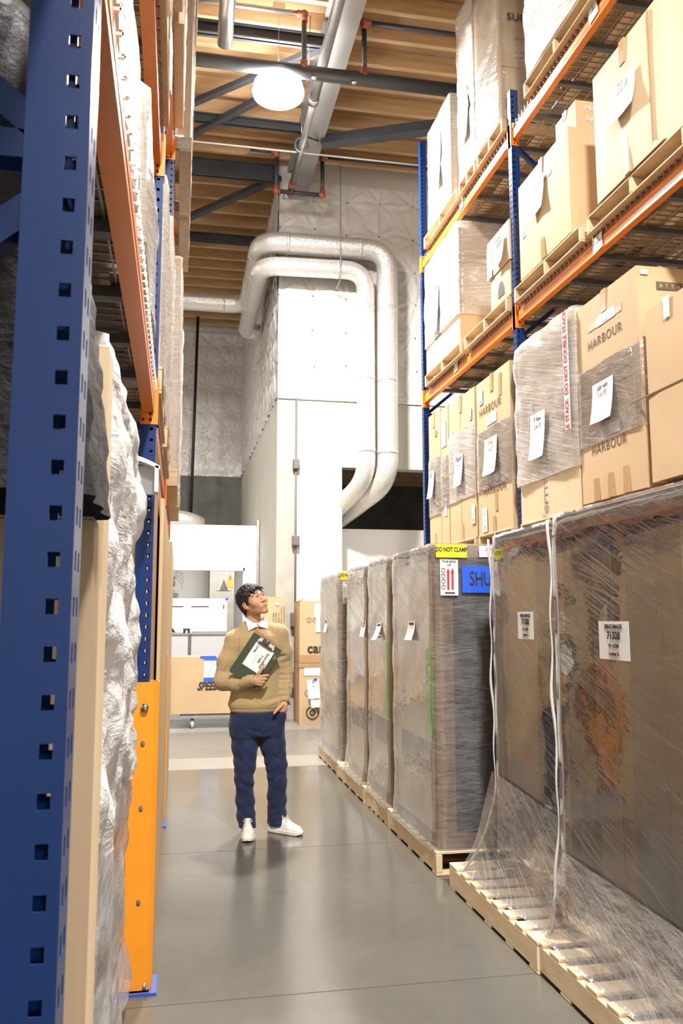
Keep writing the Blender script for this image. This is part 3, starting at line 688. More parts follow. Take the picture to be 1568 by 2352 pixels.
def bmesh_box(dx, dy, dz, bulge, seed):
    n = 5; V = {}; vs = []; fs = []; e = 0.006
    def P(i, j, k):
        if (i, j, k) in V: return V[i, j, k]
        a, b, c = i/n, j/n, k/n
        # edge softening: parameter pulled in near the rim
        x, y_, z = a*dx, b*dy, c*dz
        bl = lambda p, q_: 16*p*(1-p)*q_*(1-q_)
        w = mnoise.noise(Vector((x*2+seed, y_*2, z*2)))*0.5 + 0.8
        if i in (0, n): x += (-1 if i == 0 else 1)*bulge*bl(b, c)*w
        if j in (0, n): y_ += (-1 if j == 0 else 1)*bulge*bl(a, c)*w
        if k == n: z += bulge*0.4*bl(a, b)*w
        rim = sum(q_ in (0, n) for q_ in (i, j, k))
        if rim >= 2:
            if i in (0, n): x += (e if i == 0 else -e)*0.35
            if j in (0, n): y_ += (e if j == 0 else -e)*0.35
            if k == n: z -= e*0.35
        V[i, j, k] = len(vs); vs.append((x, y_, z)); return V[i, j, k]
    R = range(n)
    for a in R:
        for b in R:
            fs += [(P(0,a,b), P(0,a,b+1), P(0,a+1,b+1), P(0,a+1,b)), (P(n,a,b), P(n,a+1,b), P(n,a+1,b+1), P(n,a,b+1)),
                   (P(a,0,b), P(a+1,0,b), P(a+1,0,b+1), P(a,0,b+1)), (P(a,n,b), P(a,n,b+1), P(a+1,n,b+1), P(a+1,n,b)),
                   (P(a,b,0), P(a,b+1,0), P(a+1,b+1,0), P(a+1,b,0)), (P(a,b,n), P(a+1,b,n), P(a+1,b+1,n), P(a,b+1,n))]
    return vs, fs
def g_mesh(g, m):
    me = bpy.data.meshes.new('box_body'); me.from_pydata(g[0], [], g[1]); me.materials.append(M[m]); me.update(); auto_smooth(me, 40); return me

def film_shell(name, parent, x0, x1, y0, y1, z0, z1, m='film', off=0.012, seed=0, skirt=None, label=None, top=True, res=0.05, sag=0.0, amp=0.006, rnd=0.03):
    # stretch film round a load, local coordinates; skirt = (dx-, dy-, dx+, dy+ outset at the base, height)
    r = rnd; xa, xb, ya, yb = x0-off, x1+off, y0-off, y1+off
    loop = []
    def seg(p, q_):
        L = math.hypot(q_[0]-p[0], q_[1]-p[1]); k = max(1, int(L/res))
        for i in range(k): loop.append((p[0]+(q_[0]-p[0])*i/k, p[1]+(q_[1]-p[1])*i/k))
    seg((xa+r, ya), (xb-r, ya)); seg((xb-r, ya), (xb, ya+r)); seg((xb, ya+r), (xb, yb-r)); seg((xb, yb-r), (xb-r, yb)); seg((xb-r, yb), (xa+r, yb)); seg((xa+r, yb), (xa, yb-r)); seg((xa, yb-r), (xa, ya+r)); seg((xa, ya+r), (xa+r, ya))
    cx, cy = (xa+xb)/2, (ya+yb)/2; nz = max(3, int((z1-z0)/res)); n = len(loop); mb = MB(); hgt = z1-z0
    for j in range(nz+1):
        f = j/nz; z = z0 + hgt*f
        for (x, y_) in loop:
            nx, ny = (-1 if x < xa+1e-6 else 1 if x > xb-1e-6 else 0), (-1 if y_ < ya+1e-6 else 1 if y_ > yb-1e-6 else 0)
            d = mnoise.noise(Vector((x*3+seed, y_*3, z*5)))*amp + mnoise.noise(Vector((x*9+y_*9, seed, z*16)))*amp*0.4
            X, Y_ = x + nx*d, y_ + ny*d
            if f > 0.97: X, Y_ = X + (cx-X)*0.01, Y_ + (cy-Y_)*0.01
            if skirt:
                k = max(0, 1-(z-z0)/skirt[4]); k = k**2.2 * (0.85 + 0.25*mnoise.noise(Vector((x*7+seed, y_*7, 1))))
                if x < cx: X -= skirt[0]*k*min(1, abs(x-cx)/(cx-xa))
                else: X += skirt[2]*k*min(1, abs(x-cx)/(cx-xa))
                if y_ < cy: Y_ -= skirt[1]*k*min(1, abs(y_-cy)/(cy-ya))
                else: Y_ += skirt[3]*k*min(1, abs(y_-cy)/(cy-ya))
            mb.v.append((X, Y_, z + (0.01*mnoise.noise(Vector((x*6, y_*6, seed))) if f > 0.97 else 0)))
    for j in range(nz):
        for i in range(n): mb.f.append((j*n+i, j*n+(i+1)%n, (j+1)*n+(i+1)%n, (j+1)*n+i))
    if top:
        base = nz*n; rings = 5; prev = [base+i for i in range(n)]
        for k in range(1, rings):
            f = 1-k/rings; cur = []
            for i in range(n):
                bx, by, bz = mb.v[base+i]; cur.append(len(mb.v))
                mb.v.append((cx+(bx-cx)*f, cy+(by-cy)*f, z1 + 0.006 + 0.012*mnoise.noise(Vector((bx*f*5+seed, by*f*5, 3))) - sag*(1-f)))
            for i in range(n): mb.f.append((prev[i], prev[(i+1)%n], cur[(i+1)%n], cur[i]))
            prev = cur
        c = len(mb.v); mb.v.append((cx, cy, z1+0.004-sag))
        for i in range(n): mb.f.append((prev[i], prev[(i+1)%n], c))
    return part(name, mb, M[m], parent, label, True)

# ================================================================== FLOOR PALLETS AND WRAPPED LOCKERS (right of the aisle)
FP = [('floor pallet under the wrapped locker closest to the viewer, bottom right', 1.535, 2.40, 1.22),
      ('floor pallet second from the viewer with bare slats showing beside its locker', 1.525, 3.53, 1.18),
      ('floor pallet under the locker with the blue tape on its end', 1.515, 4.92, 1.18),
      ('short floor pallet under the fourth wrapped locker', 1.52, 6.13, 0.70),
      ('floor pallet under the fifth wrapped locker', 1.515, 6.85, 1.24),
      ('floor pallet farthest down the aisle', 1.53, 8.14, 1.15)]
for i, (lab, x, y_, l) in enumerate(FP):
    pallet(lab, x, y_, 0.0, 1.15, l, 'Y', 'pallet_new', 'pallets under the wrapped lockers', nb=8 if l > 1 else 5, h=0.135, seed=i)
PZ = 0.135
def sticker_up(t, fr, x, y_, w, h):
    s = plate(t, 'this_end_up_sticker', w, h, fr, x, y_, 'paper', label='white THIS END UP sticker with two red arrows')
    text(s, 'THIS END', h*0.085, fr, x, y_ + h*0.44, 'ink', d=0.0035, sx=1.1, bold=0.0004); text(s, 'UP', h*0.085, fr, x, y_ + h*0.345, 'ink', d=0.0035, sx=1.1, bold=0.0004)
    for dx in (0.0, 0.24*w):
        k = MB(); c = x + dx - 0.06*w; q_ = fr @ Matrix.Translation((c, y_, 0.0035))
        k.prism([(-w*.06, -h*.34), (w*.06, -h*.34), (w*.06, h*.13), (w*.10, h*.13), (0, h*.27), (-w*.10, h*.13), (-w*.06, h*.13)], 0.0006, q_)
        part('red_arrow', k, M['red'], s)
    for j in range(4):
        a = [(math.cos(2*PI*i/12)*w*.11, math.sin(2*PI*i/12)*w*.11, 0) for i in range(13)]
        q_ = fr @ Matrix.Translation((x - w*.33, y_ + h*(0.20-0.155*j), 0.004))
        part('handling_symbol', MB().tube([q_ @ Vector(p) for p in a], 0.0015, 4, False).box(0,0,0,0,0,0), M['ink'], s)
        text(s, '?T^*'[j], h*0.08, fr, x - w*.33, y_ + h*(0.20-0.155*j), 'ink', d=0.0035)
    part('sticker_bar', MB().prism([(x-w*.25, y_-h*.45), (x+w*.3, y_-h*.45), (x+w*.3, y_-h*.41), (x-w*.25, y_-h*.41)], 0.0006, fr @ Matrix.Translation((0, 0, 0.0035))), M['ink'], s)
def id_sheet(t, fr, x, y_, w, h, lines, curl=0.0, rot=0.0):
    s = plate(t, 'paper_sheet', w, h, fr, x, y_, 'paper', d=0.02, rot=rot, curl=curl, label='white printed sheet')
    for (tx, sz, yy, b) in lines: text(s, tx, sz*h, fr @ Matrix.Rotation(0, 4, 'Z'), x, y_ + yy*h, 'ink', d=0.0225, bold=b, rot=rot)
    return s
PO = [('BENCHMADE', 0.15, 0.36, 0.0006), ('71328', 0.27, 0.12, 0.0014), ('PO 47589', 0.13, -0.14, 0.0006), ('Locker 2', 0.14, -0.34, 0.0008)]

def locker(label, x0, y0, dx, dy, dz, kind, skirt, m_film, seed, group='film wrapped lockers along the aisle', stickers=True, seam=False):
    t = thing('wrapped_locker', label, 'locker', (x0, y0, PZ), 0, group)
    fY, fX = frame((0, 0, 0), '-Y'), frame((0, 0, 0), '-X')
    cw, ct = 0.115, 0.05
    # corner posts of honeycomb board
    for (cx, cy, sx, sy) in ((0, 0, 1, 1), (0, dy, 1, -1), (dx, 0, -1, 1), (dx, dy, -1, -1)):
        x1, x2 = sorted((cx, cx+sx*cw)); y1, y2 = sorted((cy, cy+sy*0.03)); x3, x4 = sorted((cx, cx+sx*0.03)); y3, y4 = sorted((cy, cy+sy*cw))
        part('corner_protector', MB().box(x1, x2, y1, y2, 0.05, dz-0.075).box(x3, x4, *sorted((cy+sy*0.03, cy+sy*0.05)), 0.05, dz-0.075), M['card_dark'], t)
    if kind == 'tan':
        part('front_panel', MB().box(0.006, 0.03, 0.052, dy-0.052, 0.06, dz-0.086), M['woodpanel'], t)
        part('end_panel', MB().box(cw+0.002, dx-0.1, 0.015, 0.03, 0.06, dz-0.08), M['greyboard'], t)
        part('locker_body', MB().box(0.03, dx-0.03, 0.03, dy-0.03, 0.03, dz-0.05), M['greyboard'], t)
        part('lower_print', MB().box(0.002, 0.006, 0.15, dy-0.15, 0.42, 0.60), M['inkbrown'], t, 'dark printed band')
        if seed % 2: part('green_sheet', MB().box(0.001, 0.006, 0.06, 0.22, 0.62, 1.18), M['green'], t, 'bright green sheet under the film')
        else:
            part('blue_edged_sheet', MB().box(0.001, 0.006, dy*0.38, dy*0.62, 0.88, 1.20), M['paper'], t, 'white sheet with a blue band')
            part('blue_band', MB().box(-0.001, 0.003, dy*0.38, dy*0.62, 0.88, 0.93), M['bluetape'], t)
    else:
        r = rnd_seeded(seed); y_ = 0.055; k = 0
        while y_ < dy - 0.08:
            w_ = r.choice((0.16, 0.22, 0.11)); w_ = min(w_, dy-0.052-y_)
            part('front_panel', MB().box(0.01 + 0.012*(k % 2), 0.03, y_, y_+w_-0.006, 0.05, dz-0.08), M[('brownpanel', 'greyboard', 'card_dark', 'taupe')[(k+seed) % 4]], t); y_ += w_; k += 1
        part('end_panel', MB().box(cw+0.002, dx-0.1, 0.015, 0.03, 0.06, dz-0.08), M['greyboard'], t)
        part('locker_body', MB().box(0.03, dx-0.03, 0.03, dy-0.03, 0.03, dz-0.05), M['brownpanel'], t)
    part('bottom_tray', MB().cbox(-0.002, dx+0.002, -0.002, dy+0.002, 0, 0.085, 0.004), M['card_dark' if kind == 'tan' else 'taupe'], t)
    part('top_cap', MB().cbox(-0.002, dx+0.002, -0.002, dy+0.002, dz-0.085, dz, 0.005), M['card_dark' if kind == 'tan' else 'taupe'], t)
    if stickers:
        y_ = plate(t, 'do_not_clamp_sticker', 0.20, 0.08, fY, 0.10, dz-0.042, 'yellow', d=0.034, label='yellow DO NOT CLAMP sticker')
        text(y_, 'DO NOT CLAMP', 0.038, fY, 0.10, dz-0.034, 'ink', d=0.0365, sx=0.72, bold=0.001)
        sticker_up(t, fY @ Matrix.Translation((0, 0, 0.033)), 0.083, dz-0.205, 0.115, 0.22)
    film_shell('stretch_film', t, 0, dx, 0, dy, 0.0 if not skirt else -0.02, dz+0.008, m_film, 0.02, seed, skirt, sag=0.0, amp=0.010 if kind == 'tan' else 0.0035)
    return t
fY = frame((0, 0, 0), '-Y'); fX = frame((0, 0, 0), '-X')
H = 1.815
# third from the viewer: the one with blue tape and a clear view of its end
L3 = locker('film wrapped locker with broad blue tape and yellow sticker on its end', 1.545, 4.97, 1.05, 0.98, H, 'tan', (0.02, 0.015, 0, 0, 0.25), 'film', 3)
s = plate(L3, 'blue_tape', 0.36, 0.165, fY, 0.345, H-0.215, 'bluetape', d=0.034, label='broad blue tape lettered in black')
text(s, 'SHUTTLE', 0.125, fY, 0.37, H-0.215, 'ink', d=0.0365, sx=0.62, bold=0.001)
s = plate(L3, 'shipping_label', 0.14, 0.07, fY, 0.35, H-0.042, 'paper', d=0.034)
for k in range(4): text(s, ('1234 56789', 'TO: 1105 22', '- - - - -', '|||| || |||')[k], 0.014, fY, 0.35, H-0.02-0.015*k, 'inkgrey', d=0.0365)
id_sheet(L3, fX, -0.46, 1.28, 0.17, 0.125, PO, 0.03)
L4 = locker('film wrapped locker fourth along the aisle with a green sheet inside', 1.56, 6.12, 1.02, 0.70, H, 'tan', (0.03, 0.01, 0, 0, 0.3), 'film', 5)
id_sheet(L4, fX, -0.30, 1.26, 0.17, 0.13, PO, 0.05, 0.05)
L5 = locker('film wrapped locker fifth along the aisle, green sheet hidden', 1.57, 6.95, 1.02, 0.82, H-0.01, 'tan', (0.05, 0.01, 0, 0, 0.4), 'film', 4)
id_sheet(L5, fX, -0.08, 1.27, 0.17, 0.13, PO, 0.02)
L6 = locker('film wrapped locker farthest down the aisle', 1.56, 8.16, 1.02, 1.05, H, 'tan', (0.02, 0.01, 0, 0, 0.3), 'film_haze', 6)
id_sheet(L6, fX, -0.66, 1.28, 0.17, 0.13, PO, 0.02)
L2 = locker('dark glossy wrapped locker second from the viewer, film flaring onto its pallet', 1.78, 3.62, 0.9, 0.95, H+0.01, 'dark', (0.0, 0.0, 0, 0.04, 0.50), 'film_dark', 8, stickers=False)
id_sheet(L2, fX, -0.48, 1.325, 0.20, 0.14, PO, 0.0)
L1 = locker('dark glossy wrapped locker closest to the viewer on the right', 1.70, 2.36, 0.95, 1.24, H+0.01, 'dark', (0.0, 0.0, 0, 0.02, 0.40), 'film_dark', 7, stickers=False)
id_sheet(L1, fX, -0.70, 1.275, 0.235, 0.15, PO, 0.0)
part('red_underline', MB().prism([(-0.74, 1.222), (-0.66, 1.222), (-0.66, 1.225), (-0.74, 1.225)], 0.0006, fX @ Matrix.Translation((0, 0, 0.023))), M['red'], L1)
for (t, y_, x_, fl_) in ((L2, 0.968, -0.016, 0.20), (L1, 1.258, -0.016, 0.05)):
    pts = [(x_ - 0.006 + 0.006*math.sin(k*0.9) - (fl_*max(0, 1-k/8)**2 if k < 8 else 0), y_ + 0.012*math.sin(k*0.37), -0.02 + (H+0.02)*k/34) for k in range(35)]
    part('gathered_film_seam', MB().tube(pts, [0.006 + 0.002*math.sin(k*0.45) for k in range(35)], 7), M['film_seam'], t, 'thick gathered edge of the film')
# flap of film from the second locker running to the edge of its pallet
fb = MB(); nn = 14
for j in range(nn+1):
    for i in range(nn+1):
        u, v = i/nn, j/nn
        x = 1.748 - u*0.222*(1-0.25*v*v); z = PZ + 0.012 + (1-u)**1.6*0.50*(1-0.15*v) ; yy = 4.60 - v*0.98 - 0.06*u
        fb.v.append((x, yy + 0.01*math.sin(9*u+3*v), z + 0.006*mnoise.noise(Vector((x*12, yy*12, 2)))))
fb.f = [(j*(nn+1)+i, j*(nn+1)+i+1, (j+1)*(nn+1)+i+1, (j+1)*(nn+1)+i) for j in range(nn) for i in range(nn)]
fb2 = MB()
for j in range(nn+1):
    for i in range(nn+1):
        u, v = i/nn, j/nn; yy = 3.56 - v*1.12; x = 1.668 - u*0.128; z = PZ + 0.014 + (1-u)**1.8*0.34*(1-0.1*v)
        fb2.v.append((x, yy + 0.008*math.sin(7*u+5*v), z + 0.006*mnoise.noise(Vector((x*12, yy*12, 5)))))
fb2.f = fb.f[:] or [(j*(nn+1)+i, j*(nn+1)+i+1, (j+1)*(nn+1)+i+1, (j+1)*(nn+1)+i) for j in range(nn) for i in range(nn)]
fo = link('film_flap', fb2.mesh('film_flap', M['film'], True)); tag(fo, 'hazy film pulled down to the edge of the pallet closest to the viewer', 'plastic film')
fo = link('film_flap', fb.mesh('film_flap', M['film'], True)); tag(fo, 'loose clear film stretched down over the slats of the second pallet', 'plastic film')

# ================================================================== RIGHT RACK LOADS
FXR = RX - 0.03
Z1, Z2, Z3 = 2.12, 4.115, 5.76
PH = 0.13
def rp(lab, y0, y1, z, m='pallet', x=None, nb=7, seed=0): return pallet(lab, (x if x is not None else FXR-0.01), y0, z, 1.05, y1-y0, 'X', m, 'pallets on the right rack', nb, PH, seed)
rp('pallet under the two narrow cartons, lower right shelf far end', 7.42, 8.95, Z1)
rp('pallet under the lettered carton left of the blue post, lower right shelf', 6.52, 7.34, Z1, 'pallet')
rp('pallet under the film wrapped carton with red tape, lower right shelf', 5.30, 6.36, Z1, 'pallet')
rp('pallet under the stacked lettered cartons, lower right shelf', 4.20, 5.26, Z1)
zb = Z1 + PH
def ship_label(t, fr, x, y_, w, h, n=3, rot=0):
    s = plate(t, 'shipping_label', w, h, fr, x, y_, 'paper', d=0.007, rot=rot)
    for k in range(n): text(s, ('----- ------', '-- --------', '||||||||||', '--- ----')[k % 4], h*0.2, fr, x, y_ + h*(0.28-0.28*k), 'inkgrey', d=0.0095, sx=w/(h*1.6) if w > h else 0.5, rot=rot)
    return s
def note(t, fr, x, y_, w, h, lines, seed, sz=None, d=0.02, rot=0, curl=0.03):
    s = plate(t, 'handwritten_note', w, h, fr, x, y_, 'paper', d=d, curl=curl, rot=rot, label='white handwritten note')
    yy = y_ + h*0.36; sz = sz or min(h*0.88/(len(lines)*1.05), w*2.1/max(len(l_) for l_ in lines))
    for i, l in enumerate(lines):
        r = rnd_seeded(seed*7+i); text(s, l, sz, fr, x + r.uniform(-.01, .01), yy, 'ink', d=d+0.004, rot=rot + r.uniform(-.06, .06), sx=0.8, shear=0.25, name='handwriting'); yy -= sz*1.05
    return s
WR = 'cartons on the lower right shelf'
c = carton('narrow taped carton at the far end of the lower right shelf', FXR, 8.47, zb, 1.0, 0.42, 1.49, 'card', group=WR)
note(c, fX, -0.27, 0.70, 0.20, 0.30, ['Xo I', 'LU'], 1); plate(c, 'orange_sticker', 0.07, 0.07, fX, -0.14, 1.25, 'orange', d=0.007)
film_shell('stretch_film', c, 0, 1.0, 0, 0.42, 0.35, 1.0, 'film', seed=21, top=False, amp=0.004)
c = carton('narrow carton second from the far end of the lower right shelf', FXR, 8.20, zb, 1.0, 0.26, 1.46, 'card', group=WR, tape=())
ship_label(c, fX, -0.13, 1.18, 0.16, 0.28); ship_label(c, fX, -0.10, 0.40, 0.09, 0.2)
film_shell('stretch_film', c, 0, 1.0, 0, 0.26, 0.4, 0.95, 'film', seed=22, top=False, amp=0.004)
c = carton('wrapped carton with a vertical flap seam, third along the lower right shelf', FXR, 7.40, zb, 1.0, 0.78, 1.44, 'card', group=WR)
part('flap_seam', MB().box(-0.005, 0.0, 0.40, 0.406, 0.02, 1.42), M['card_edge'], c)
note(c, fX, -0.42, 0.70, 0.24, 0.32, ['Paton', 'PO-8', '18 I9'], 2); ship_label(c, fX, -0.10, 1.2, 0.06, 0.12); ship_label(c, fX, -0.68, 1.06, 0.10, 0.2); ship_label(c, fX, -0.07, 0.22, 0.09, 0.18)
film_shell('stretch_film', c, 0, 1.0, 0, 0.78, 0.40, 1.10, 'film_haze', seed=23, top=False, amp=0.005)
c = carton('carton lettered in two places, just left of the blue post, lower right shelf', FXR, 6.53, zb-0.02, 1.0, 0.82, 1.45, 'card', group=WR)
text(c, 'HARBOUR', 0.105, fX, -0.46, 1.15, 'inkbrown', d=0.007, space=1.15); text(c, 'HARBOUR', 0.105, fX, -0.39, 0.40, 'inkbrown', d=0.007, space=1.15)
ship_label(c, fX, -0.42, 1.04, 0.24, 0.09); ship_label(c, fX, -0.40, 0.50, 0.24, 0.08); ship_label(c, fX, -0.68, 1.30, 0.10, 0.14); ship_label(c, fX, -0.64, 0.15, 0.12, 0.22)
part('tape_strip', MB().box(-0.006, 0, 0.32, 0.38, 0.2, 0.42), M['tape'], c); part('tape_strip', MB().box(-0.006, 0, 0.18, 0.24, 1.2, 1.4), M['tape'], c)
note(c, fX, -0.42, 0.70, 0.30, 0.33, ['Yl Yar', 'Lot (2)', 'EXT', 'PF-14'], 3, 0.055)
film_shell('stretch_film', c, 0, 1.0, 0, 0.82, 0.42, 0.98, 'film', seed=24, top=False, amp=0.005)
# right of the post: fully wrapped load with red tape
c = carton('film covered carton with red DO NOT DOUBLE STACK tape, right of the blue post', FXR, 5.33, zb, 1.0, 1.03, 1.40, 'card_light', group=WR, tape=())
part('step_carton', MB().cbox(0.02, 0.9, 0.02, 0.6, 1.40, 1.46, 0.004), M['card_light'], c)
text(c, 'Ferrmotz', 0.14, fX, -0.56, 0.24, 'inkgrey', d=0.004, rot=PI/2)
tp = plate(c, 'warning_tape', 0.085, 0.86, fX, -0.055, 1.00, 'paper', d=0.047, label='white tape printed DO NOT DOUBLE STACK in red')
text(tp, 'LE STACK  DO NOT DOUBLE STACK', 0.075, fX, -0.055, 1.00, 'red', d=0.0505, rot=PI/2, sx=0.72, bold=0.0016)
tp = plate(c, 'warning_tape', 0.05, 0.86, fX, -0.128, 1.00, 'paper', d=0.022, label='white tape printed DO NOT DOUBLE STACK in red')
text(tp, 'LE STACK  DO NOT DOUBLE STACK', 0.05, fX, -0.128, 1.00, 'red', d=0.0255, rot=PI/2, sx=0.9)
note(c, fX, -0.586, 0.64, 0.26, 0.36, ['Yl New', 'Lot (3)', 'EXT', 'PF-02', 'PF-05'], 4, 0.055, d=0.035)
ship_label(c, fX, -0.78, 0.86, 0.10, 0.17)
film_shell('stretch_film', c, 0, 1.0, 0, 1.03, 0.30, 1.46, 'film_haze', 0.03, seed=25, amp=0.02, sag=0.02)
# stacked lettered cartons
for k, (zz, hh) in enumerate(((zb + 0.02, 0.72), (zb + 0.745, 0.66))):
    c = carton(('lower' if k == 0 else 'upper') + ' one of the two big stacked lettered cartons, lower right shelf', FXR, 4.50, zz, 1.1, 0.80, hh, 'card', group=WR)
    text(c, 'HARBOUR', 0.088, fX, -0.41, 0.34 if k == 0 else 0.34, 'inkbrown', d=0.007, space=1.15)
    ship_label(c, fX, -0.38, 0.44 if k == 0 else 0.47, 0.24, 0.07)
    if k:
        s = plate(c, 'handling_label', 0.18, 0.05, fY, 0.22, hh-0.12, 'inkbrown', d=0.006)
        for j in range(4): text(s, '#TYo'[j], 0.035, fY, 0.16+0.04*j, hh-0.12, 'card', d=0.008)
        part('tape_strip', MB().box(-0.006, 0, 0.18, 0.62, hh-0.22, hh-0.17), M['tape'], c)
        plate(c, 'small_label', 0.05, 0.03, fY, 0.05, hh-0.04, 'paper', d=0.006)
    else:
        note(c, fX, -0.43, 0.64, 0.27, 0.27, ['Jubr wtn', 'Lot (5)', 'EXT', 'PF-19'], 5, 0.05)
        part('tape_strip', MB().box(-0.006, 0, 0.18, 0.24, 0.0, 0.17), M['tape'], c); part('tape_strip', MB().box(-0.006, 0, 0.56, 0.62, 0.0, 0.15), M['tape'], c)
        plate(c, 'small_label', 0.07, 0.02, fX, -0.6, 0.46, 'paper', d=0.007); plate(c, 'small_label', 0.05, 0.03, fY, 0.05, hh-0.04, 'paper', d=0.006)
        film_shell('stretch_film', c, 0, 1.1, 0, 0.80, 0.38, 0.92, 'film', seed=26, top=False, amp=0.005)
c = carton('plain big carton cut by the right edge of the picture, lower right shelf', FXR-0.02, 3.80, zb+0.03, 1.1, 0.60, 1.03, 'card', group=WR, tape=())
text(c, 'V', 0.16, fX, -0.17, 0.66, 'ink', d=0.007); plate(c, 'shipping_label', 0.06, 0.13, fX, -0.36, 0.98, 'paper', d=0.007)
part('score_line', MB().box(-0.0075, 0, 0.005, 0.795, 0.52, 0.526), M['card_edge'], c)

# middle shelf
WM = 'loads on the middle right shelf'
rp('pallet under the wrapped stack, middle right shelf far end', 7.72, 8.98, Z2, 'pallet')
rp('pallet under the two small cartons, middle right shelf', 6.52, 7.62, Z2, 'pallet')
rp('pallet under the big carton right of the blue post, middle right shelf', 5.16, 6.36, Z2)
rp('pallet under the largest carton, middle right shelf', 3.92, 5.08, Z2)
zb2 = Z2 + PH
c = carton('film wrapped carton stack on the middle right shelf, far end', FXR, 7.76, zb2, 0.95, 1.18, 1.22, 'card', group=WM, tape=())
part('strap_band', MB().box(-0.004, 0.95, -0.006, 0, 0.90, 0.93).box(-0.004, 0.95, -0.006, 0, 0.42, 0.45), M['tape'], c)
part('tier_seam', MB().box(-0.005, 0.0, 0, 1.18, 0.84, 0.848).box(0, 0.95, -0.005, 0, 0.84, 0.848), M['card_edge'], c)
text(c, 'mightyflow  mightyflow', 0.03, fY, 0.4, 0.935, 'inkbrown', d=0.009)
note(c, fX, -0.72, 0.66, 0.2, 0.62, ['L', 'J9', 'X'], 6, 0.12); ship_label(c, fX, -0.28, 1.1, 0.3, 0.2); ship_label(c, fX, -0.9, 0.66, 0.14, 0.12); ship_label(c, fX, -0.85, 0.98, 0.12, 0.12)
film_shell('stretch_film', c, 0, 0.95, 0, 1.18, 0.30, 1.29, 'film_haze', 0.015, seed=31, amp=0.012)
c = carton('lower small carton with a round logo, left of the blue post, middle right shelf', FXR+0.02, 6.50, zb2+0.02, 0.8, 0.46, 0.30, 'card', group=WM, tape=())
a = [(0, 0.20 + 0.07*math.cos(q_), 0.10 + 0.085*math.sin(q_)) for q_ in [PI*k/10 for k in range(11)]]
part('round_logo', MB().prism([(-0.27, 0.05), (-0.13, 0.05), (-0.13, 0.11), (-0.16, 0.17), (-0.20, 0.19), (-0.24, 0.17), (-0.27, 0.11)], 0.001, fX @ Matrix.Translation((0, 0, 0.005))), M['ink'], c)
c = carton('upper small carton with a pasted sheet, left of the blue post, middle right shelf', FXR+0.01, 6.48, zb2+0.325, 0.8, 0.52, 0.36, 'card_light', group=WM, tape=())
note(c, fX, -0.18, 0.13, 0.22, 0.24, ['Gigi', 'Anr'], 7); ship_label(c, fX, -0.45, 0.15, 0.12, 0.30); text(c, '(oA)', 0.07, fX, -0.24, 0.29, 'ink', d=0.007)
c = carton('big plain carton right of the blue post, middle right shelf', FXR, 5.32, zb2+0.02, 0.95, 0.92, 0.81, 'card', group=WM, bulge=0.012)
note(c, fX, -0.50, 0.52, 0.24, 0.28, ['ly var', 'EXT (1)'], 8); ship_label(c, fX, -0.80, 0.42, 0.10, 0.18)
part('tape_strip', MB().box(-0.008, 0, 0.28, 0.52, 0.60, 0.63), M['tape'], c)
c = carton('small tall carton with pale lettering standing on the big carton, middle right shelf', FXR+0.10, 5.38, zb2+0.842, 0.55, 0.34, 0.25, 'card', group=WM)
text(c, 'Hot', 0.06, fY, 0.12, 0.19, 'paper', d=0.007); text(c, 'by', 0.06, fY, 0.11, 0.11, 'paper', d=0.007)
c = carton('largest carton with a pasted sheet, middle right shelf', FXR-0.02, 4.10, zb2+0.01, 1.0, 0.80, 0.90, 'card_light', group=WM, bulge=0.014)
note(c, fX, -0.39, 0.50, 0.30, 0.24, ['22 x', 'Ld'], 9); part('tape_strip', MB().box(-0.010, 0, 0.38, 0.42, 0.08, 0.30), M['tape'], c)
part('flap_line', MB().box(-0.012, 0, 0.10, 0.104, 0.05, 0.88), M['card_edge'], c)

# top shelf
WT = 'loads on the top right shelf'
rp('pallet under the tall wrapped stack, top right shelf far end', 7.75, 8.95, Z3)
rp('pallet under the slim wrapped stack, top right shelf', 7.22, 7.70, Z3)
rp('pallet under the brown dark-lettered load, top right shelf', 6.52, 7.17, Z3)
rp('pallet under the silvery wrapped load, top right shelf', 4.90, 6.05, Z3)
rp('dark worn pallet at the top edge of the picture, top right shelf', 3.75, 4.85, Z3, 'pallet_old')
zb3 = Z3 + PH
c = carton('far wrapped white carton stack, top right shelf', FXR, 7.95, zb3, 0.9, 0.80, 1.15, 'card_light', group=WT, tape=())
note(c, fX, -0.35, 0.6, 0.16, 0.6, ['P', 'L'], 11); film_shell('stretch_film', c, 0, 0.9, 0, 0.80, 0.0, 1.18, 'film_haze', 0.015, seed=41, amp=0.012)
c = carton('tall wrapped carton stack reaching up to the joists, top right shelf', FXR+0.02, 7.24, zb3, 0.9, 0.46, 1.85, 'card_light', group=WT, tape=())
part('tier_seam', MB().box(-0.005, 0.0, 0, 0.5, 1.2, 1.21), M['card_edge'], c)
note(c, fX, -0.25, 0.6, 0.2, 0.5, ['A'], 12); film_shell('stretch_film', c, 0, 0.9, 0, 0.50, 0.0, 1.88, 'film_haze', 0.015, seed=42, amp=0.012)
c = carton('brown wrapped load with dark lettering above the blue post, top right shelf', FXR, 6.53, zb3, 1.0, 0.66, 1.62, 'card', group=WT, tape=())
text(c, 'SUNPAN', 0.10, fY, 0.06, 0.98, 'ink', d=0.022, bold=0.001, space=1.1, align='LEFT'); text(c, '------ ---', 0.05, fY, 0.2, 0.78, 'inkbrown', d=0.022); text(c, '-- ---- --\n-----  ---', 0.05, fY, 0.2, 0.62, 'inkbrown', d=0.022)
part('strap_band', MB().box(0, 1.0, -0.006, 0, 0.50, 0.51), M['tape'], c)
film_shell('stretch_film', c, 0, 1.0, 0, 0.66, 0.0, 1.64, 'film', 0.018, seed=43, amp=0.012)
c = carton('silvery film wrapped load at the top of the picture, top right shelf', FXR, 5.0, zb3, 1.0, 0.98, 1.5, 'card_light', group=WT, tape=())
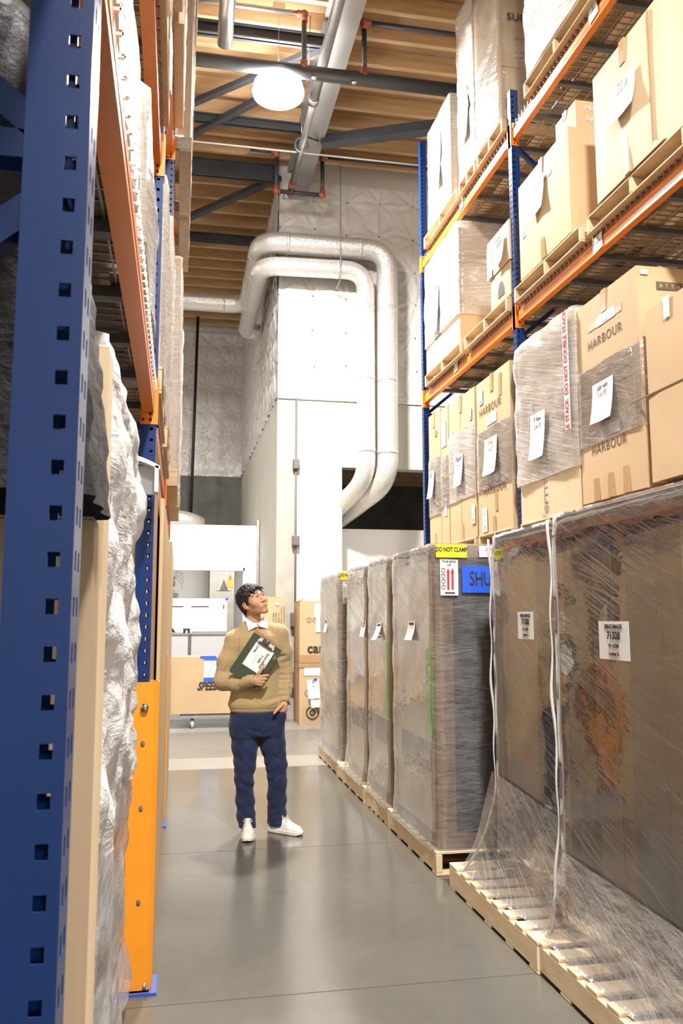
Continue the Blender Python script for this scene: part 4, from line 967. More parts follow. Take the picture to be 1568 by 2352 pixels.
film_shell('stretch_film', c, 0, 1.0, 0, 0.98, 0.0, 1.52, 'film_haze', 0.02, seed=44, amp=0.022)
c = carton('wrapped carton over the dark worn pallet, top right shelf', FXR+0.03, 3.85, zb3, 0.95, 0.90, 1.2, 'card', group=WT, tape=())
# location tags on the beams
for (y_, z_, lab, s) in ((7.75, 5.66, 'white tag on the top orange beam, far end', 0.9), (4.95, 5.66, 'white tag on the top orange beam, near end', 1.0), (5.02, 3.99, 'white tag hanging on the middle orange beam, near end', 1.0), (8.02, 4.02, 'white tag on the middle orange beam, far end', 0.9)):
    t = thing('location_tag', lab, 'tag', (RX-0.002+0.0, y_, z_), 0, 'location tags on the right rack beams')
    fr = frame((0.012, 0, 0.05), '-X'); p = plate(t, 'tag_card', 0.13*s, 0.11*s, fr, 0, 0, 'paper', d=0.004, rot=0.1)
    text(p, '1-A-02', 0.025, fr, 0, 0.01, 'inkgrey', d=0.0065, rot=0.1)

# ================================================================== LEFT RACK LOADS
# bay beside the viewer: quilted load over tall cartons
t = carton('tall plain carton standing just behind the nearest blue post', -1.05, 1.40, 0.0, 0.915, 0.11, 1.66, 'card_shaded', group='tall boards leaning in the left rack', tape=())
t = carton('slim tall carton board standing up past the black quilted load', -1.00, 1.53, 0.0, 0.868, 0.09, 1.99, 'card_light', group='tall boards leaning in the left rack', tape=())
qb = thing('quilted_blanket_load', 'black quilted padded blanket bundle above the tan carton, left', 'moving blanket', (-1.1, 1.12, 1.665))
mb = MB(); nu, nv = 40, 34; loop = [(0, 0), (0.95, 0), (0.975, 0.05), (0.975, 0.34), (0.9, 0.38), (0, 0.38)]
per = []; 
for i in range(len(loop)-1):
    a, b = loop[i], loop[i+1]; k = max(2, int(math.hypot(b[0]-a[0], b[1]-a[1])/0.035))
    for j in range(k): per.append((a[0]+(b[0]-a[0])*j/k, a[1]+(b[1]-a[1])*j/k))
per.append(loop[-1]); npz = len(per); nz = 26
for j in range(nz+1):
    z = 0.72*j/nz; lean = -0.10*(z/0.72)**1.5
    for i, (x, y_) in enumerate(per):
        dist_ = i*0.035; qd = 0.012*abs(math.sin(PI*(dist_ + z)/0.12))*abs(math.sin(PI*(dist_ - z)/0.12))
        nx, ny = (1 if x > 0.96 else 0), (-1 if y_ < 0.02 else 1 if y_ > 0.36 else 0)
        mb.v.append((x + nx*qd + lean*(x/0.95), y_ + ny*qd + 0.04*(z/0.72)**2, z))
mb.f = [(j*npz+i, j*npz+i+1, (j+1)*npz+i+1, (j+1)*npz+i) for j in range(nz) for i in range(npz-1)]
top = len(mb.v); mb.f.append(tuple(nz*npz+i for i in range(npz)))
part('quilted_cover', mb, M['blanket'], qb, smooth=True)
# wrapped wire shelving unit
su = thing('wire_shelf_cart', 'wire shelving cart wrapped in crumpled white film, at the first post guard', 'shelving cart', (-0.78, 1.95, 0.0))
SW, SD = 0.585, 1.50
for (x, y_) in ((0.03, 0.03), (SW-0.03, 0.03), (0.03, SD-0.03), (SW-0.03, SD-0.03), (SW-0.03, 0.88)):
    p = part('post', MB().tube([(x, y_, 0.13), (x, y_, 2.15)], 0.0127, 10), M['chrome'], su)
    rg = MB()
    for k in range(78): rg.tube([(x, y_, 0.15+k*0.0254), (x, y_, 0.152+k*0.0254)], 0.0133, 8)
    part('groove_rings', rg, M['darkchannel'], p, kind='stuff')
    part('caster_wheel', MB().tube([(x-0.014, y_, 0.058), (x+0.014, y_, 0.058)], 0.055, 14), M['rubber'], su)
    part('caster_fork', MB().box(x-0.022, x-0.016, y_-0.02, y_+0.02, 0.05, 0.13).box(x+0.016, x+0.022, y_-0.02, y_+0.02, 0.05, 0.13).box(x-0.022, x+0.022, y_-0.02, y_+0.02, 0.125, 0.135), M['steel'], su)
for z in (0.20, 0.72, 1.25, 1.75, 2.12):
    w_ = MB(); k = 0.03
    w_.beam((0, 0, z), (0, SD, z), 0.006, 0.03); w_.beam((SW, 0, z), (SW, SD, z), 0.006, 0.03); w_.beam((0, 0, z), (SW, 0, z), 0.006, 0.03); w_.beam((0, SD, z), (SW, SD, z), 0.006, 0.03)
    while k < SD: w_.box(0, SW, k-0.002, k+0.002, z+0.012, z+0.016); k += 0.026
    part('wire_shelf', w_, M['chrome'], su)
for (x, y0_, z0_, a, b, h_, mm) in ((0.12, 0.08, 0.22, 0.38, 0.6, 0.42, 'darkchannel'), (0.14, 0.75, 0.22, 0.36, 0.6, 0.3, 'card_dark'), (0.1, 0.1, 0.74, 0.42, 0.62, 0.44, 'grey_panel'), (0.12, 0.8, 0.74, 0.4, 0.6, 0.40, 'white_gloss'), (0.1, 0.1, 1.27, 0.44, 1.2, 0.40, 'grey_panel'), (0.1, 0.2, 1.77, 0.44, 1.1, 0.3, 'white_gloss')):
    cc = carton('%s packed box on the %s shelf of the wrapped cart' % ('nearer' if y0_ < 0.3 else 'farther', {0.22: 'bottom', 0.74: 'second', 1.27: 'third', 1.77: 'top'}[z0_]), -0.78 + x, 1.95 + y0_, z0_, a, b, h_, mm, group='boxes inside the wrapped cart', tape=(), lid=False)
film = film_shell('crumpled_film', su, 0, SW, 0, SD, 0.95, 2.16, 'film_white', 0.03, 61, None, amp=0.05, top=True, res=0.03)
film = film_shell('clear_film', su, 0, SW, 0, SD, 0.13, 1.0, 'film_haze', 0.02, 62, (0, 0, 0.03, 0.04, 0.4), amp=0.03, top=False, res=0.035)
# film tail over the post guard
tb = MB(); nn = 12
for j in range(nn+1):
    for i in range(nn+1):
        u, v = i/nn, j/nn; wv = 0.10 + 0.30*v
        tb.v.append((-0.165 + 0.018*math.sin(7*u + 4*v) + 0.10*v*u, 3.40 + 0.32*u*v + 0.02*mnoise.noise(Vector((u*4, v*6, 1))), 0.92 - 0.84*v))
tb.f = [(j*(nn+1)+i, j*(nn+1)+i+1, (j+1)*(nn+1)+i+1, (j+1)*(nn+1)+i) for j in range(nn) for i in range(nn)]
part('film_tail', tb, M['film'], su, smooth=True)
# rolled white carton flap that sticks out at the top of the cart
tb = MB(); nn = 10
for j in range(2):
    for i in range(nn+1):
        u = i/nn; tb.v.append((-0.36 + 0.27*u, 3.52 + 0.10*j, 2.13 + 0.045*math.sin(PI*u)))
for j in range(2):
    for i in range(nn+1):
        u = i/nn; tb.v.append((-0.36 + 0.27*u, 3.52 + 0.10*j, 2.115 + 0.040*math.sin(PI*u)))
tb.f = [(i, i+1, nn+2+i, nn+1+i) for i in range(nn)] + [(2*nn+2+i, 3*nn+3+i, 3*nn+4+i, 2*nn+3+i) for i in range(nn)] + [(i, 2*nn+2+i, 2*nn+3+i, i+1) for i in range(nn)]
tb.box(-0.11, -0.095, 3.52, 3.62, 2.02, 2.13).box(-0.20, -0.11, 3.60, 3.62, 2.02, 2.14)
fo = link('carton_flap', tb.mesh('carton_flap', M['white_gloss'], False)); tag(fo, 'white curled carton flap sticking out against the blue post', 'carton flap')
# flat cartons on edge in the next bays
gA = 'tall flat cartons on edge in the left rack'
xx = -0.075
for k, (w_, y0_, y1_, h_, mm, lab) in enumerate(((0.022, 3.98, 6.30, 2.06, 'card', 'flat carton nearest the aisle between the post guards'),
        (0.03, 3.92, 6.28, 2.16, 'card_dark', 'second flat carton in from the aisle between the post guards'), (0.045, 3.95, 6.2, 2.10, 'card', 'third flat carton in from the aisle between the post guards'),
        (0.06, 3.9, 6.2, 2.17, 'card', 'fourth flat carton in from the aisle between the post guards'), (0.08, 3.9, 6.2, 2.0, 'card_light', 'fifth flat carton in from the aisle between the post guards'))):
    carton(lab, xx - w_ - (0.0 if k else 0), y0_, 0.0, w_, y1_-y0_, h_, mm, group=gA, tape=(), lid=False, bulge=0.002); xx -= w_ + 0.006
xx = -0.06
for k, (w_, y0_, y1_, h_, mm, lab) in enumerate(((0.03, 6.72, 9.0, 2.1, 'card', 'flat carton nearest the aisle past the second post guard'), (0.05, 6.68, 9.0, 2.14, 'card_dark', 'second flat carton in past the second post guard'),
        (0.08, 6.68, 8.9, 2.05, 'card', 'third flat carton in past the second post guard'))):
    carton(lab, xx - w_, y0_, 0.0, w_, y1_-y0_, h_, mm, group=gA, tape=(), lid=False, bulge=0.002); xx -= w_ + 0.006
# upper loads
ZL1, ZL2, ZL3 = 2.528, 5.328, 7.108
GL, GP = 'loads high on the left rack', 'pallets high on the left rack'
def lload(lab, y0_, y1_, z, h_, x=0.0, m='card', pm='pallet', film_='film_haze', seed=0, n=1):
    pallet('pallet under the ' + lab, x-1.05, y0_, z, 1.05, y1_-y0_, 'X', pm, GP, 7, PH, seed)
    c = carton(lab, x-1.03, y0_+0.03, z+PH, 1.02, y1_-y0_-0.06, h_, m, group=GL, tape=())
    if film_: film_shell('stretch_film', c, 0, 1.02, 0, y1_-y0_-0.06, 0.0, h_+0.02, film_, 0.015, seed, amp=0.015)
    return c
lload('wrapped load on the first left shelf over the cart', 1.25, 2.4, ZL1, 0.42, -0.15, 'card', 'pallet_old', 'film_haze', 71)
lload('wrapped load on the first left shelf before the second post', 2.5, 3.6, ZL1, 0.50, -0.13, 'card_light', 'pallet_old', 'film_haze', 72)
lload('wrapped load on the first left shelf over the nearer flat cartons', 3.86, 5.0, ZL1, 0.95, -0.10, 'card', 'pallet', 'film_haze', 73)
lload('tan wrapped load on the first left shelf, middle', 5.1, 6.3, ZL1, 1.35, -0.09, 'card_light', 'pallet', 'film_haze', 74)
lload('tan wrapped load on the first left shelf, far bay', 6.62, 7.8, ZL1, 1.75, -0.03, 'card', 'pallet', 'film_haze', 75)
lload('farthest wrapped load on the first left shelf', 7.9, 9.1, ZL1, 1.6, -0.02, 'card', 'pallet', 'film_haze', 76)
lload('wrapped load on the left shelf above the cart, nearer half', 1.25, 2.4, 3.688, 0.95, -0.10, 'card_light', 'pallet', 'film', 84)
lload('wrapped load on the left shelf above the cart, farther half', 2.5, 3.6, 3.688, 1.0, -0.09, 'card', 'pallet', 'film', 85)
lload('wrapped load on the second left shelf over the second bay', 3.9, 5.0, ZL2, 1.4, -0.06, 'card_light', 'pallet', 'film_haze', 77)
lload('wrapped load on the second left shelf in the middle', 5.1, 6.3, ZL2, 1.4, -0.05, 'card', 'pallet', 'film_haze', 78)
lload('brown glossy wrapped load overhanging the second left shelf', 6.62, 7.75, ZL2, 1.45, 0.02, 'card', 'pallet_old', 'film_dark', 79)
lload('second brown wrapped load overhanging the second left shelf', 7.85, 9.1, ZL2, 1.35, 0.02, 'card_dark', 'pallet_old', 'film_dark', 80)
lload('brown glossy wrapped load at the top of the left rack', 6.62, 7.75, ZL3, 0.95, 0.05, 'card', 'pallet_old', 'film_dark', 81)
lload('farthest wrapped load at the top of the left rack', 7.85, 9.1, ZL3, 0.9, 0.04, 'card', 'pallet_old', 'film_dark', 82)
lload('wrapped load at the top of the left rack, middle bay', 3.9, 6.3, ZL3, 0.95, -0.06, 'card', 'pallet_old', 'film_haze', 83)

# ================================================================== BACK OF THE AISLE
c = carton('wide carton with slanted black lettering lying on a dolly before the bench', -0.08, 11.85, 0.20, 1.30, 0.62, 0.76, 'card', tape=(), name='carton')
text(c, 'SPEEDPAK', 0.15, fY, 0.60, 0.365, 'ink', d=0.008, bold=0.006, shear=0.4, sx=0.72)
part('stitched_edge', MB().box(0.03, 0.036, -0.008, 0, 0.02, 0.74), M['card_light'], c)
s = plate(c, 'recycling_notice', 0.22, 0.30, fY, 0.55, 0.60, 'paper', d=0.008, label='white recycling notice with blue tape bands')
plate(s, 'blue_tape', 0.22, 0.035, fY, 0.55, 0.735, 'bluetape', d=0.0095); plate(s, 'blue_tape', 0.22, 0.05, fY, 0.55, 0.462, 'bluetape', d=0.0095)
plate(c, 'blue_tape', 0.22, 0.03, fY, 0.50, 0.765, 'bluetape', d=0.003)
text(s, 'RECYCLE THIS\nPLEASE', 0.025, fY, 0.55, 0.69, 'inkgrey', d=0.0105)
for k in range(3):
    a = PI/2 + k*2*PI/3; o_ = Vector((0.55 + 0.055*math.cos(a), 0.57 + 0.055*math.sin(a), 0)); 
    e = [(0.03, -0.03), (0.035, 0.0), (0.0, 0.03), (-0.035, 0.0), (-0.02, -0.02)]
    pts = [fY @ (Vector((o_.x + x*math.cos(a) - y_*math.sin(a), o_.y + x*math.sin(a) + y_*math.cos(a), 0.011))) for x, y_ in e]
    part('recycling_arrow', MB().tube(pts + [pts[0]], 0.0014, 4, False), M['inkgrey'], s)
d_ = thing('furniture_dolly', 'white edged furniture dolly with caster wheels under the wide carton', 'dolly', (0.05, 11.9, 0))
part('frame_rail', MB().cbox(0, 0.98, 0, 0.035, 0.135, 0.18, 0.004), M['grey_panel'], d_); part('frame_rail', MB().cbox(0, 0.98, 0.46, 0.495, 0.135, 0.18, 0.004), M['grey_panel'], d_)
part('frame_rail', MB().box(0, 0.04, 0.035, 0.46, 0.135, 0.178), M['grey_panel'], d_); part('frame_rail', MB().box(0.94, 0.98, 0.035, 0.46, 0.135, 0.178), M['grey_panel'], d_)
part('deck_pad', MB().box(0.0, 0.2, 0.0, 0.495, 0.18, 0.198), M['bluetape'], d_); part('deck_pad', MB().box(0.25, 0.98, 0.0, 0.495, 0.18, 0.198), M['card_dark'], d_)
for (x, y_) in ((0.17, 0.03), (0.85, 0.03), (0.17, 0.46), (0.85, 0.46)):
    w_ = part('caster', MB().box(x-0.03, x-0.022, y_-0.03, y_+0.03, 0.05, 0.135).box(x+0.022, x+0.03, y_-0.03, y_+0.03, 0.05, 0.135), M['steel'], d_)
    part('wheel', MB().tube([(x-0.018, y_, 0.052), (x+0.018, y_, 0.052)], 0.052, 14), M['grey_panel'], w_); part('hub', MB().tube([(x-0.022, y_, 0.052), (x+0.022, y_, 0.052)], 0.018, 10), M['steel'], w_)
# bench with pale panels and the white cabinet on it
b_ = thing('work_bench', 'pale grey panelled work bench behind the wide lettered carton', 'bench', (-1.2, 14.3, 0))
part('panel', MB().box(0, 1.37, 0, 0.03, 0.14, 1.22), M['grey_panel'], b_); part('panel', MB().box(1.42, 2.42, 0, 0.03, 0.14, 1.22), M['grey_panel'], b_)
part('upright', MB().box(1.37, 1.42, -0.02, 0.05, 0.0, 1.24), M['greyplastic'], b_); part('worktop', MB().cbox(-0.02, 2.44, -0.03, 0.75, 1.225, 1.245, 0.004), M['girder'], b_)
part('shadow_plinth', MB().box(0, 2.42, 0.02, 0.72, 0.0, 0.14), M['black'], b_)  # black block standing in for the shadow low under bench and dolly
cb = thing('white_cabinet', 'white enamel cabinet with two dark slots standing on the bench', 'cabinet', (-0.55, 14.4, 1.247))
part('cabinet_body', MB().cbox(0, 1.36, 0, 0.55, 0.0, 0.58, 0.01), M['white_gloss'], cb)
part('slot', MB().box(0.42, 0.63, -0.006, 0.002, 0.435, 0.452), M['inkbrown'], cb); part('slot', MB().box(0.76, 1.05, -0.006, 0.002, 0.435, 0.452), M['inkbrown'], cb)
part('base_rail', MB().box(0.78, 1.36, -0.01, 0.0, 0.0, 0.03), M['girder'], cb); plate(cb, 'label_strip', 0.025, 0.07, fY, 1.30, 0.44, 'greyplastic', d=0.003)
plate(cb, 'blue_tape', 0.05, 0.04, fY, 1.35, 0.57, 'bluetape', d=0.003, rot=0.4); plate(cb, 'blue_tape', 0.05, 0.04, fY, 0.37, 0.57, 'bluetape', d=0.003, rot=0.5)
text(cb, 'Halloween 24', 0.03, fY, 0.86, 0.41, 'grey_panel', d=0.002)
for (x, z) in ((1.03, 0.17), (1.02, 0.05)): part('screw', MB().tube([(x, -0.002, z), (x, 0.002, z)], 0.006, 6), M['inkgrey'], cb)
# decorations
def ori(x, z): return frame((x, 0, z), '-Y')
ct = thing('paper_castle', 'small black castle cut-out standing on the bench', 'decoration', (0.14, 14.3, 1.247))
part('cutout', MB().prism([(-0.055, 0), (0.055, 0), (0.055, 0.085), (0.03, 0.075), (0.012, 0.075), (0.0, 0.09), (-0.012, 0.075), (-0.03, 0.075), (-0.055, 0.085)], 0.006, ori(0, 0)), M['black'], ct)
part('ghost_window', MB().prism([(-0.018, 0.004), (0.018, 0.004), (0.016, 0.035), (0.006, 0.055), (-0.006, 0.055), (-0.016, 0.035)], 0.003, ori(0, 0) @ Matrix.Translation((0, 0, 0.006))), M['paper'], ct)
ct = thing('paper_crow', 'black crow cut-out at the left end of the bench', 'decoration', (-0.14, 14.3, 1.247))
part('cutout', MB().prism([(-0.05, 0), (0.03, 0), (0.04, 0.02), (0.10, 0.01), (0.08, 0.05), (0.05, 0.085), (0.0, 0.11), (-0.05, 0.11)], 0.006, ori(0, 0)), M['black'], ct)
ct = thing('black_cat_figure', 'black cat figure on top of the white cabinet', 'decoration', (-0.06, 14.45, 1.827))
part('body', MB().prism([(-0.09, 0), (0.045, 0), (0.055, 0.09), (0.03, 0.085), (0.0, 0.10), (-0.02, 0.09), (-0.03, 0.11), (-0.02, 0.13), (0.015, 0.125), (-0.015, 0.14), (-0.045, 0.13), (-0.045, 0.09), (-0.055, 0.04), (-0.1, 0.035)], 0.012, ori(0, 0)), M['greyplastic'], ct)
sd = thing('spider_decoration', 'grey toy spider hanging in the booth window', 'decoration', (-0.10, 15.56, 2.20))
part('abdomen', MB().sphere((0, 0, -0.07), (0.032, 0.03, 0.07)), M['greyplastic'], sd); part('head', MB().sphere((-0.01, 0, 0.02), 0.028), M['greyplastic'], sd)
for k in range(8):
    s_ = 1 if k % 2 else -1; a = (k//2)*0.5 - 0.6
    part('leg', MB().tube([(0, 0, 0), (s_*0.09*math.cos(a), -0.02, 0.09*math.sin(a)+0.07), (s_*0.17*math.cos(a), 0, 0.16*math.sin(a)), (s_*0.17, 0, 0.2*math.sin(a)-0.06)], 0.004, 5), M['greyplastic'], sd)
part('thread', MB().tube([(0, 0, 0.02), (0, 0, 0.17)], 0.001, 4), M['greyplastic'], sd)
def hat(lab, x, y_, z, h_, r_, brim, m_):
    t = thing('witch_hat', lab, 'decoration', (x, y_, z)); mb = MB(); n = 14
    for k in range(n): a = 2*PI*k/n; mb.v.append((r_*math.cos(a), r_*math.sin(a)*0.6, 0.0))
    mb.v.append((0.0, 0, h_)); mb.f = [(k, (k+1) % n, n) for k in range(n)]; part('cone', mb, M[m_], t)
    part('brim', MB().tube([(0, 0, -0.004), (0, 0, 0.002)], brim, 16), M[m_], t)
    part('thread', MB().tube([(0, 0, h_), (0, 0, h_+0.2)], 0.001, 4), M['greyplastic'], t)
M['orangehat'] = mat('orange_felt', (0.85, 0.50, 0.10), 0.8)
hat('small grey witch hat hanging in the booth window', 0.80, 15.42, 1.99, 0.215, 0.075, 0.14, 'greyplastic')
hat('orange witch hat hanging in the booth window', 0.93, 15.7, 2.06, 0.25, 0.085, 0.1, 'orangehat')
# cartons against the block wall
c = carton('tall carton printed with fine instructions, behind the man', 1.12, 12.28, 0.0, 0.42, 0.42, 1.80, 'card', tape=(), group='cartons against the concrete wall')
for k, (tx, sz) in enumerate((('ATTENTION THIS TABLE IS 72 INCHES', .03), ('CAUTION: 2 PERSONS TO UNPACK AND', .026), ('LIFT TABLE ONTO LEGS', .03), ('TABLE IS LARGE & HEAVY', .03), ('MESA DE COMEDOR', .034), ('-- ---- --- -- ------ ----', .02), ('---- -- --- ---- -- ---', .02), ('-- ---- --- -- ------ ----', .02), ('---- -- --- ---- -- ---', .02))):
    text(c, tx, sz, fY, 0.395 - 0.038*k, 1.42, 'inkbrown', d=0.008, rot=-PI/2)
plate(c, 'white_sticker', 0.05, 0.04, fY, 0.30, 1.70, 'paper', d=0.0095, rot=-0.5)
def ring_mark(par, fr, x, y_, r_, w_, m_='ink'):
    a = [fr @ Vector((x + r_*math.cos(2*PI*k/24), y_ + r_*math.sin(2*PI*k/24), 0.004)) for k in range(25)]
    part('ring_mark', MB().tube(a, w_, 4, False), M[m_], par)
for k, (z, h_, lab) in enumerate(((0.0, 0.86, 'lower carton with a target ring mark, beside the wrapped lockers'), (0.865, 0.87, 'upper carton lettered ca, beside the wrapped lockers'))):
    c = carton(lab, 1.70, 11.95, z, 0.62, 0.6, h_, 'card', tape=(), group='cartons against the concrete wall')
    part('tape_strip', MB().box(-0.004, 0.62, -0.006, 0, *((h_-0.06, h_-0.0) if k == 0 else (0, 0.11))).box(-0.007, 0, 0, 0.12, *((h_-0.06, h_) if k == 0 else (0.0, 0.11))), M['tape'], c)
    if k:
        text(c, 'car', 0.19, fY, 0.23, 0.20, 'ink', d=0.009, bold=0.004)
        ring_mark(c, fY, 0.14, 0.60, 0.035, 0.003, 'inkbrown'); text(c, '^', 0.06, fY, 0.14, 0.585, 'inkbrown', d=0.009)
        ring_mark(c, fY, 0.225, 0.60, 0.035, 0.003, 'inkbrown'); text(c, 'S', 0.05, fY, 0.225, 0.60, 'inkbrown', d=0.009)
        plate(c, 'white_sheet', 0.12, 0.20, fY, 0.27, 0.74, 'paper', d=0.009); plate(c, 'white_sheet', 0.10, 0.26, fY, 0.28, 0.56, 'paper', d=0.012)
        part('opened_flap', MB().add([(0.0, 0.0, h_), (0.10, 0.0, h_+0.03), (0.10, 0.5, h_+0.04), (0.0, 0.5, h_)], [(0,1,2,3)]), M['card_dark'], c)
    else:
        for (r_, w_) in ((0.085, 0.008), (0.035, 0.008)): ring_mark(c, fY, 0.19, 0.17, r_, w_)
        ring_mark(c, fY, 0.12, 0.44, 0.04, 0.003, 'inkbrown'); text(c, '^', 0.06, fY, 0.12, 0.425, 'inkbrown', d=0.009)
        ship_label(c, fY, 0.20, 0.74, 0.26, 0.11)
        s = note(c, fY, 0.20, 0.50, 0.17, 0.26, ['97', 'SM'], 15, 0.08, d=0.012, rot=0.08); s2 = note(c, fY, 0.23, 0.33, 0.14, 0.17, ['REA', 'Y M', 'BE T'], 16, 0.045, d=0.018, rot=0.08)
        plate(c, 'blue_tape', 0.05, 0.035, fY, 0.23, 0.63, 'bluetape', d=0.014)

# ================================================================== THE MAN (signed-distance modelling, surface-net meshed)
def smin(a, b, k):
    h = np.clip(0.5 + 0.5*(b-a)/k, 0, 1); return b*(1-h) + a*h - k*h*(1-h)
def smax(a, b, k): return -smin(-a, -b, k)
def cone(p, a, b, ra, rb, sq=None):
    a, b = np.array(a, float), np.array(b, float); pa = p-a; ba = b-a; t = np.clip((pa@ba)/(ba@ba), 0, 1)
    d = pa - t[:, None]*ba
    if sq is not None: d = d/np.array(sq)
    return np.sqrt((d*d).sum(1)) - (ra + (rb-ra)*t)
def ell(p, c, r):
    r = np.array(r, float); q_ = (p-np.array(c))/r; k0 = np.sqrt((q_*q_).sum(1)); k1 = np.sqrt(((q_/r)**2).sum(1)); return k0*(k0-1)/np.maximum(k1, 1e-6)
def chain(p, pts, k=0.012, sq=None):
    d = None
    for i in range(len(pts)-1):
        e = cone(p, pts[i][:3], pts[i+1][:3], pts[i][3], pts[i+1][3], sq); d = e if d is None else smin(d, e, k)
    return d
def loft(p, secs, k=0.0):
    # secs: (z, cx, a, cy, b, power)
    S = np.array(secs); z = p[:, 2]; o = np.argsort(S[:, 0]); S = S[o]
    g = [np.interp(z, S[:, 0], S[:, i]) for i in range(1, 5)]
    cx, a, cy, b = g; x, y_ = (p[:, 0]-cx)/a, (p[:, 1]-cy)/b
    rr = (np.abs(x)**2.35 + np.abs(y_)**2.35)**(1/2.35); d = (rr-1)*np.minimum(a, b)
    return np.maximum(d, np.maximum(S[0, 0]-z, z-S[-1, 0]))
def surface_net(fn, lo, hi, h, zs=None):
    xs = np.arange(lo[0], hi[0]+h, h); ys = np.arange(lo[1], hi[1]+h, h); zs = np.arange(lo[2], hi[2]+h, h) if zs is None else np.array(zs)
    B = 8; nx, ny, nz = len(xs), len(ys), len(zs)
    bx, by, bz = [np.arange(0, n, B) for n in (nx, ny, nz)]
    GX, GY, GZ = np.meshgrid(bx, by, bz, indexing='ij'); ce = lambda arr, g: (arr[g] + arr[np.minimum(g+B-1, len(arr)-1)])/2
    cpt = np.stack([ce(xs, GX.ravel()), ce(ys, GY.ravel()), ce(zs, GZ.ravel())], 1)
    dz_ = (zs[np.minimum(GZ.ravel()+B-1, nz-1)] - zs[GZ.ravel()])
    rad = np.sqrt((B*h)**2*2 + dz_**2)/2*1.25 + 0.012
    d = fn(cpt); val = np.ones((nx, ny, nz), np.float32)
    full = np.repeat(np.repeat(np.repeat(np.sign(d).reshape(GX.shape), B, 0), B, 1), B, 2)[:nx, :ny, :nz]; val[:] = full
    act = np.nonzero(np.abs(d) < rad)[0]
    off = np.arange(B)
    CH = 400
    for c0 in range(0, len(act), CH):
        ids = act[c0:c0+CH]
        ix = (GX.ravel()[ids][:, None, None, None] + off[None, :, None, None]); iy = (GY.ravel()[ids][:, None, None, None] + off[None, None, :, None]); iz = (GZ.ravel()[ids][:, None, None, None] + off[None, None, None, :])
        ix, iy, iz = np.broadcast_arrays(ix, iy, iz); ix, iy, iz = ix.ravel(), iy.ravel(), iz.ravel()
        ok = (ix < nx) & (iy < ny) & (iz < nz); ix, iy, iz = ix[ok], iy[ok], iz[ok]
        val[ix, iy, iz] = fn(np.stack([xs[ix], ys[iy], zs[iz]], 1))
    ins = val < 0
    s = np.zeros((nx-1, ny-1, nz-1), np.int8)
    for a in (0, 1):
        for b in (0, 1):
            for c in (0, 1): s += ins[a:nx-1+a, b:ny-1+b, c:nz-1+c]
    ci = np.argwhere((s > 0) & (s < 8)); n = len(ci); idx = -np.ones(s.shape, np.int32); idx[tuple(ci.T)] = np.arange(n)
    acc = np.zeros((n, 3)); cnt = np.zeros(n); X = [xs, ys, zs]
    for ax in range(3):
        o1, o2 = [i for i in range(3) if i != ax]
        for u in (0, 1):
            for v in (0, 1):
                a = ci.copy(); a[:, o1] += u; a[:, o2] += v; b = a.copy(); b[:, ax] += 1
                va, vb = val[tuple(a.T)], val[tuple(b.T)]; cr = (va < 0) != (vb < 0)
                t = np.where(cr, va/np.where(cr, va-vb, 1), 0)
                for k in range(3):
                    pa, pb = X[k][a[:, k]], X[k][b[:, k]]; acc[:, k] += np.where(cr, pa + (pb-pa)*t, 0)
                cnt += cr
    V = acc/np.maximum(cnt, 1)[:, None]; F = []
    for ax in range(3):
        o1, o2 = [(1, 2), (2, 0), (0, 1)][ax]
        sl = [slice(1, m-1) for m in (nx, ny, nz)]; sl[ax] = slice(0, (nx, ny, nz)[ax]-1)
        a = ins[tuple(sl)]; sh = list(sl); sh[ax] = slice(1, (nx, ny, nz)[ax]); b = ins[tuple(sh)]
        e = np.argwhere(a != b); base = e.copy()
        for k in range(3):
            if k != ax: base[:, k] += 1
        fl_ = a[tuple(e.T)]
        def cell(d1, d2):
            q_ = base.copy(); q_[:, o1] -= d1; q_[:, o2] -= d2; return idx[tuple(q_.T)]
        quad = np.stack([cell(1, 1), cell(0, 1), cell(0, 0), cell(1, 0)], 1)
        quad[~fl_] = quad[~fl_][:, ::-1]; F.append(quad)
    F = np.concatenate(F); F = F[(F >= 0).all(1)]
    return V, F
def net_obj(name, fn, lo, hi, h, mat_, parent, zs=None, colfn=None, label=None, smooth_it=1):
    V, F = surface_net(fn, lo, hi, h, zs)
    me = bpy.data.meshes.new(name); me.vertices.add(len(V)); me.vertices.foreach_set('co', V.astype(np.float32).ravel())
    me.loops.add(len(F)*4); me.loops.foreach_set('vertex_index', F.astype(np.int32).ravel())
    me.polygons.add(len(F)); me.polygons.foreach_set('loop_start', np.arange(0, len(F)*4, 4, dtype=np.int32))
    try: me.polygons.foreach_set('loop_total', np.full(len(F), 4, np.int32))
    except Exception: pass
    me.polygons.foreach_set('use_smooth', [True]*len(F)); me.update(calc_edges=True); me.validate()
    me.materials.append(mat_)
    if colfn is not None:
        co = colfn(V); at = me.color_attributes.new('tint', 'FLOAT_COLOR', 'POINT'); at.data.foreach_set('color', np.concatenate([co, np.ones((len(V), 1))], 1).astype(np.float32).ravel())
    return link(name, me, parent, None, label)

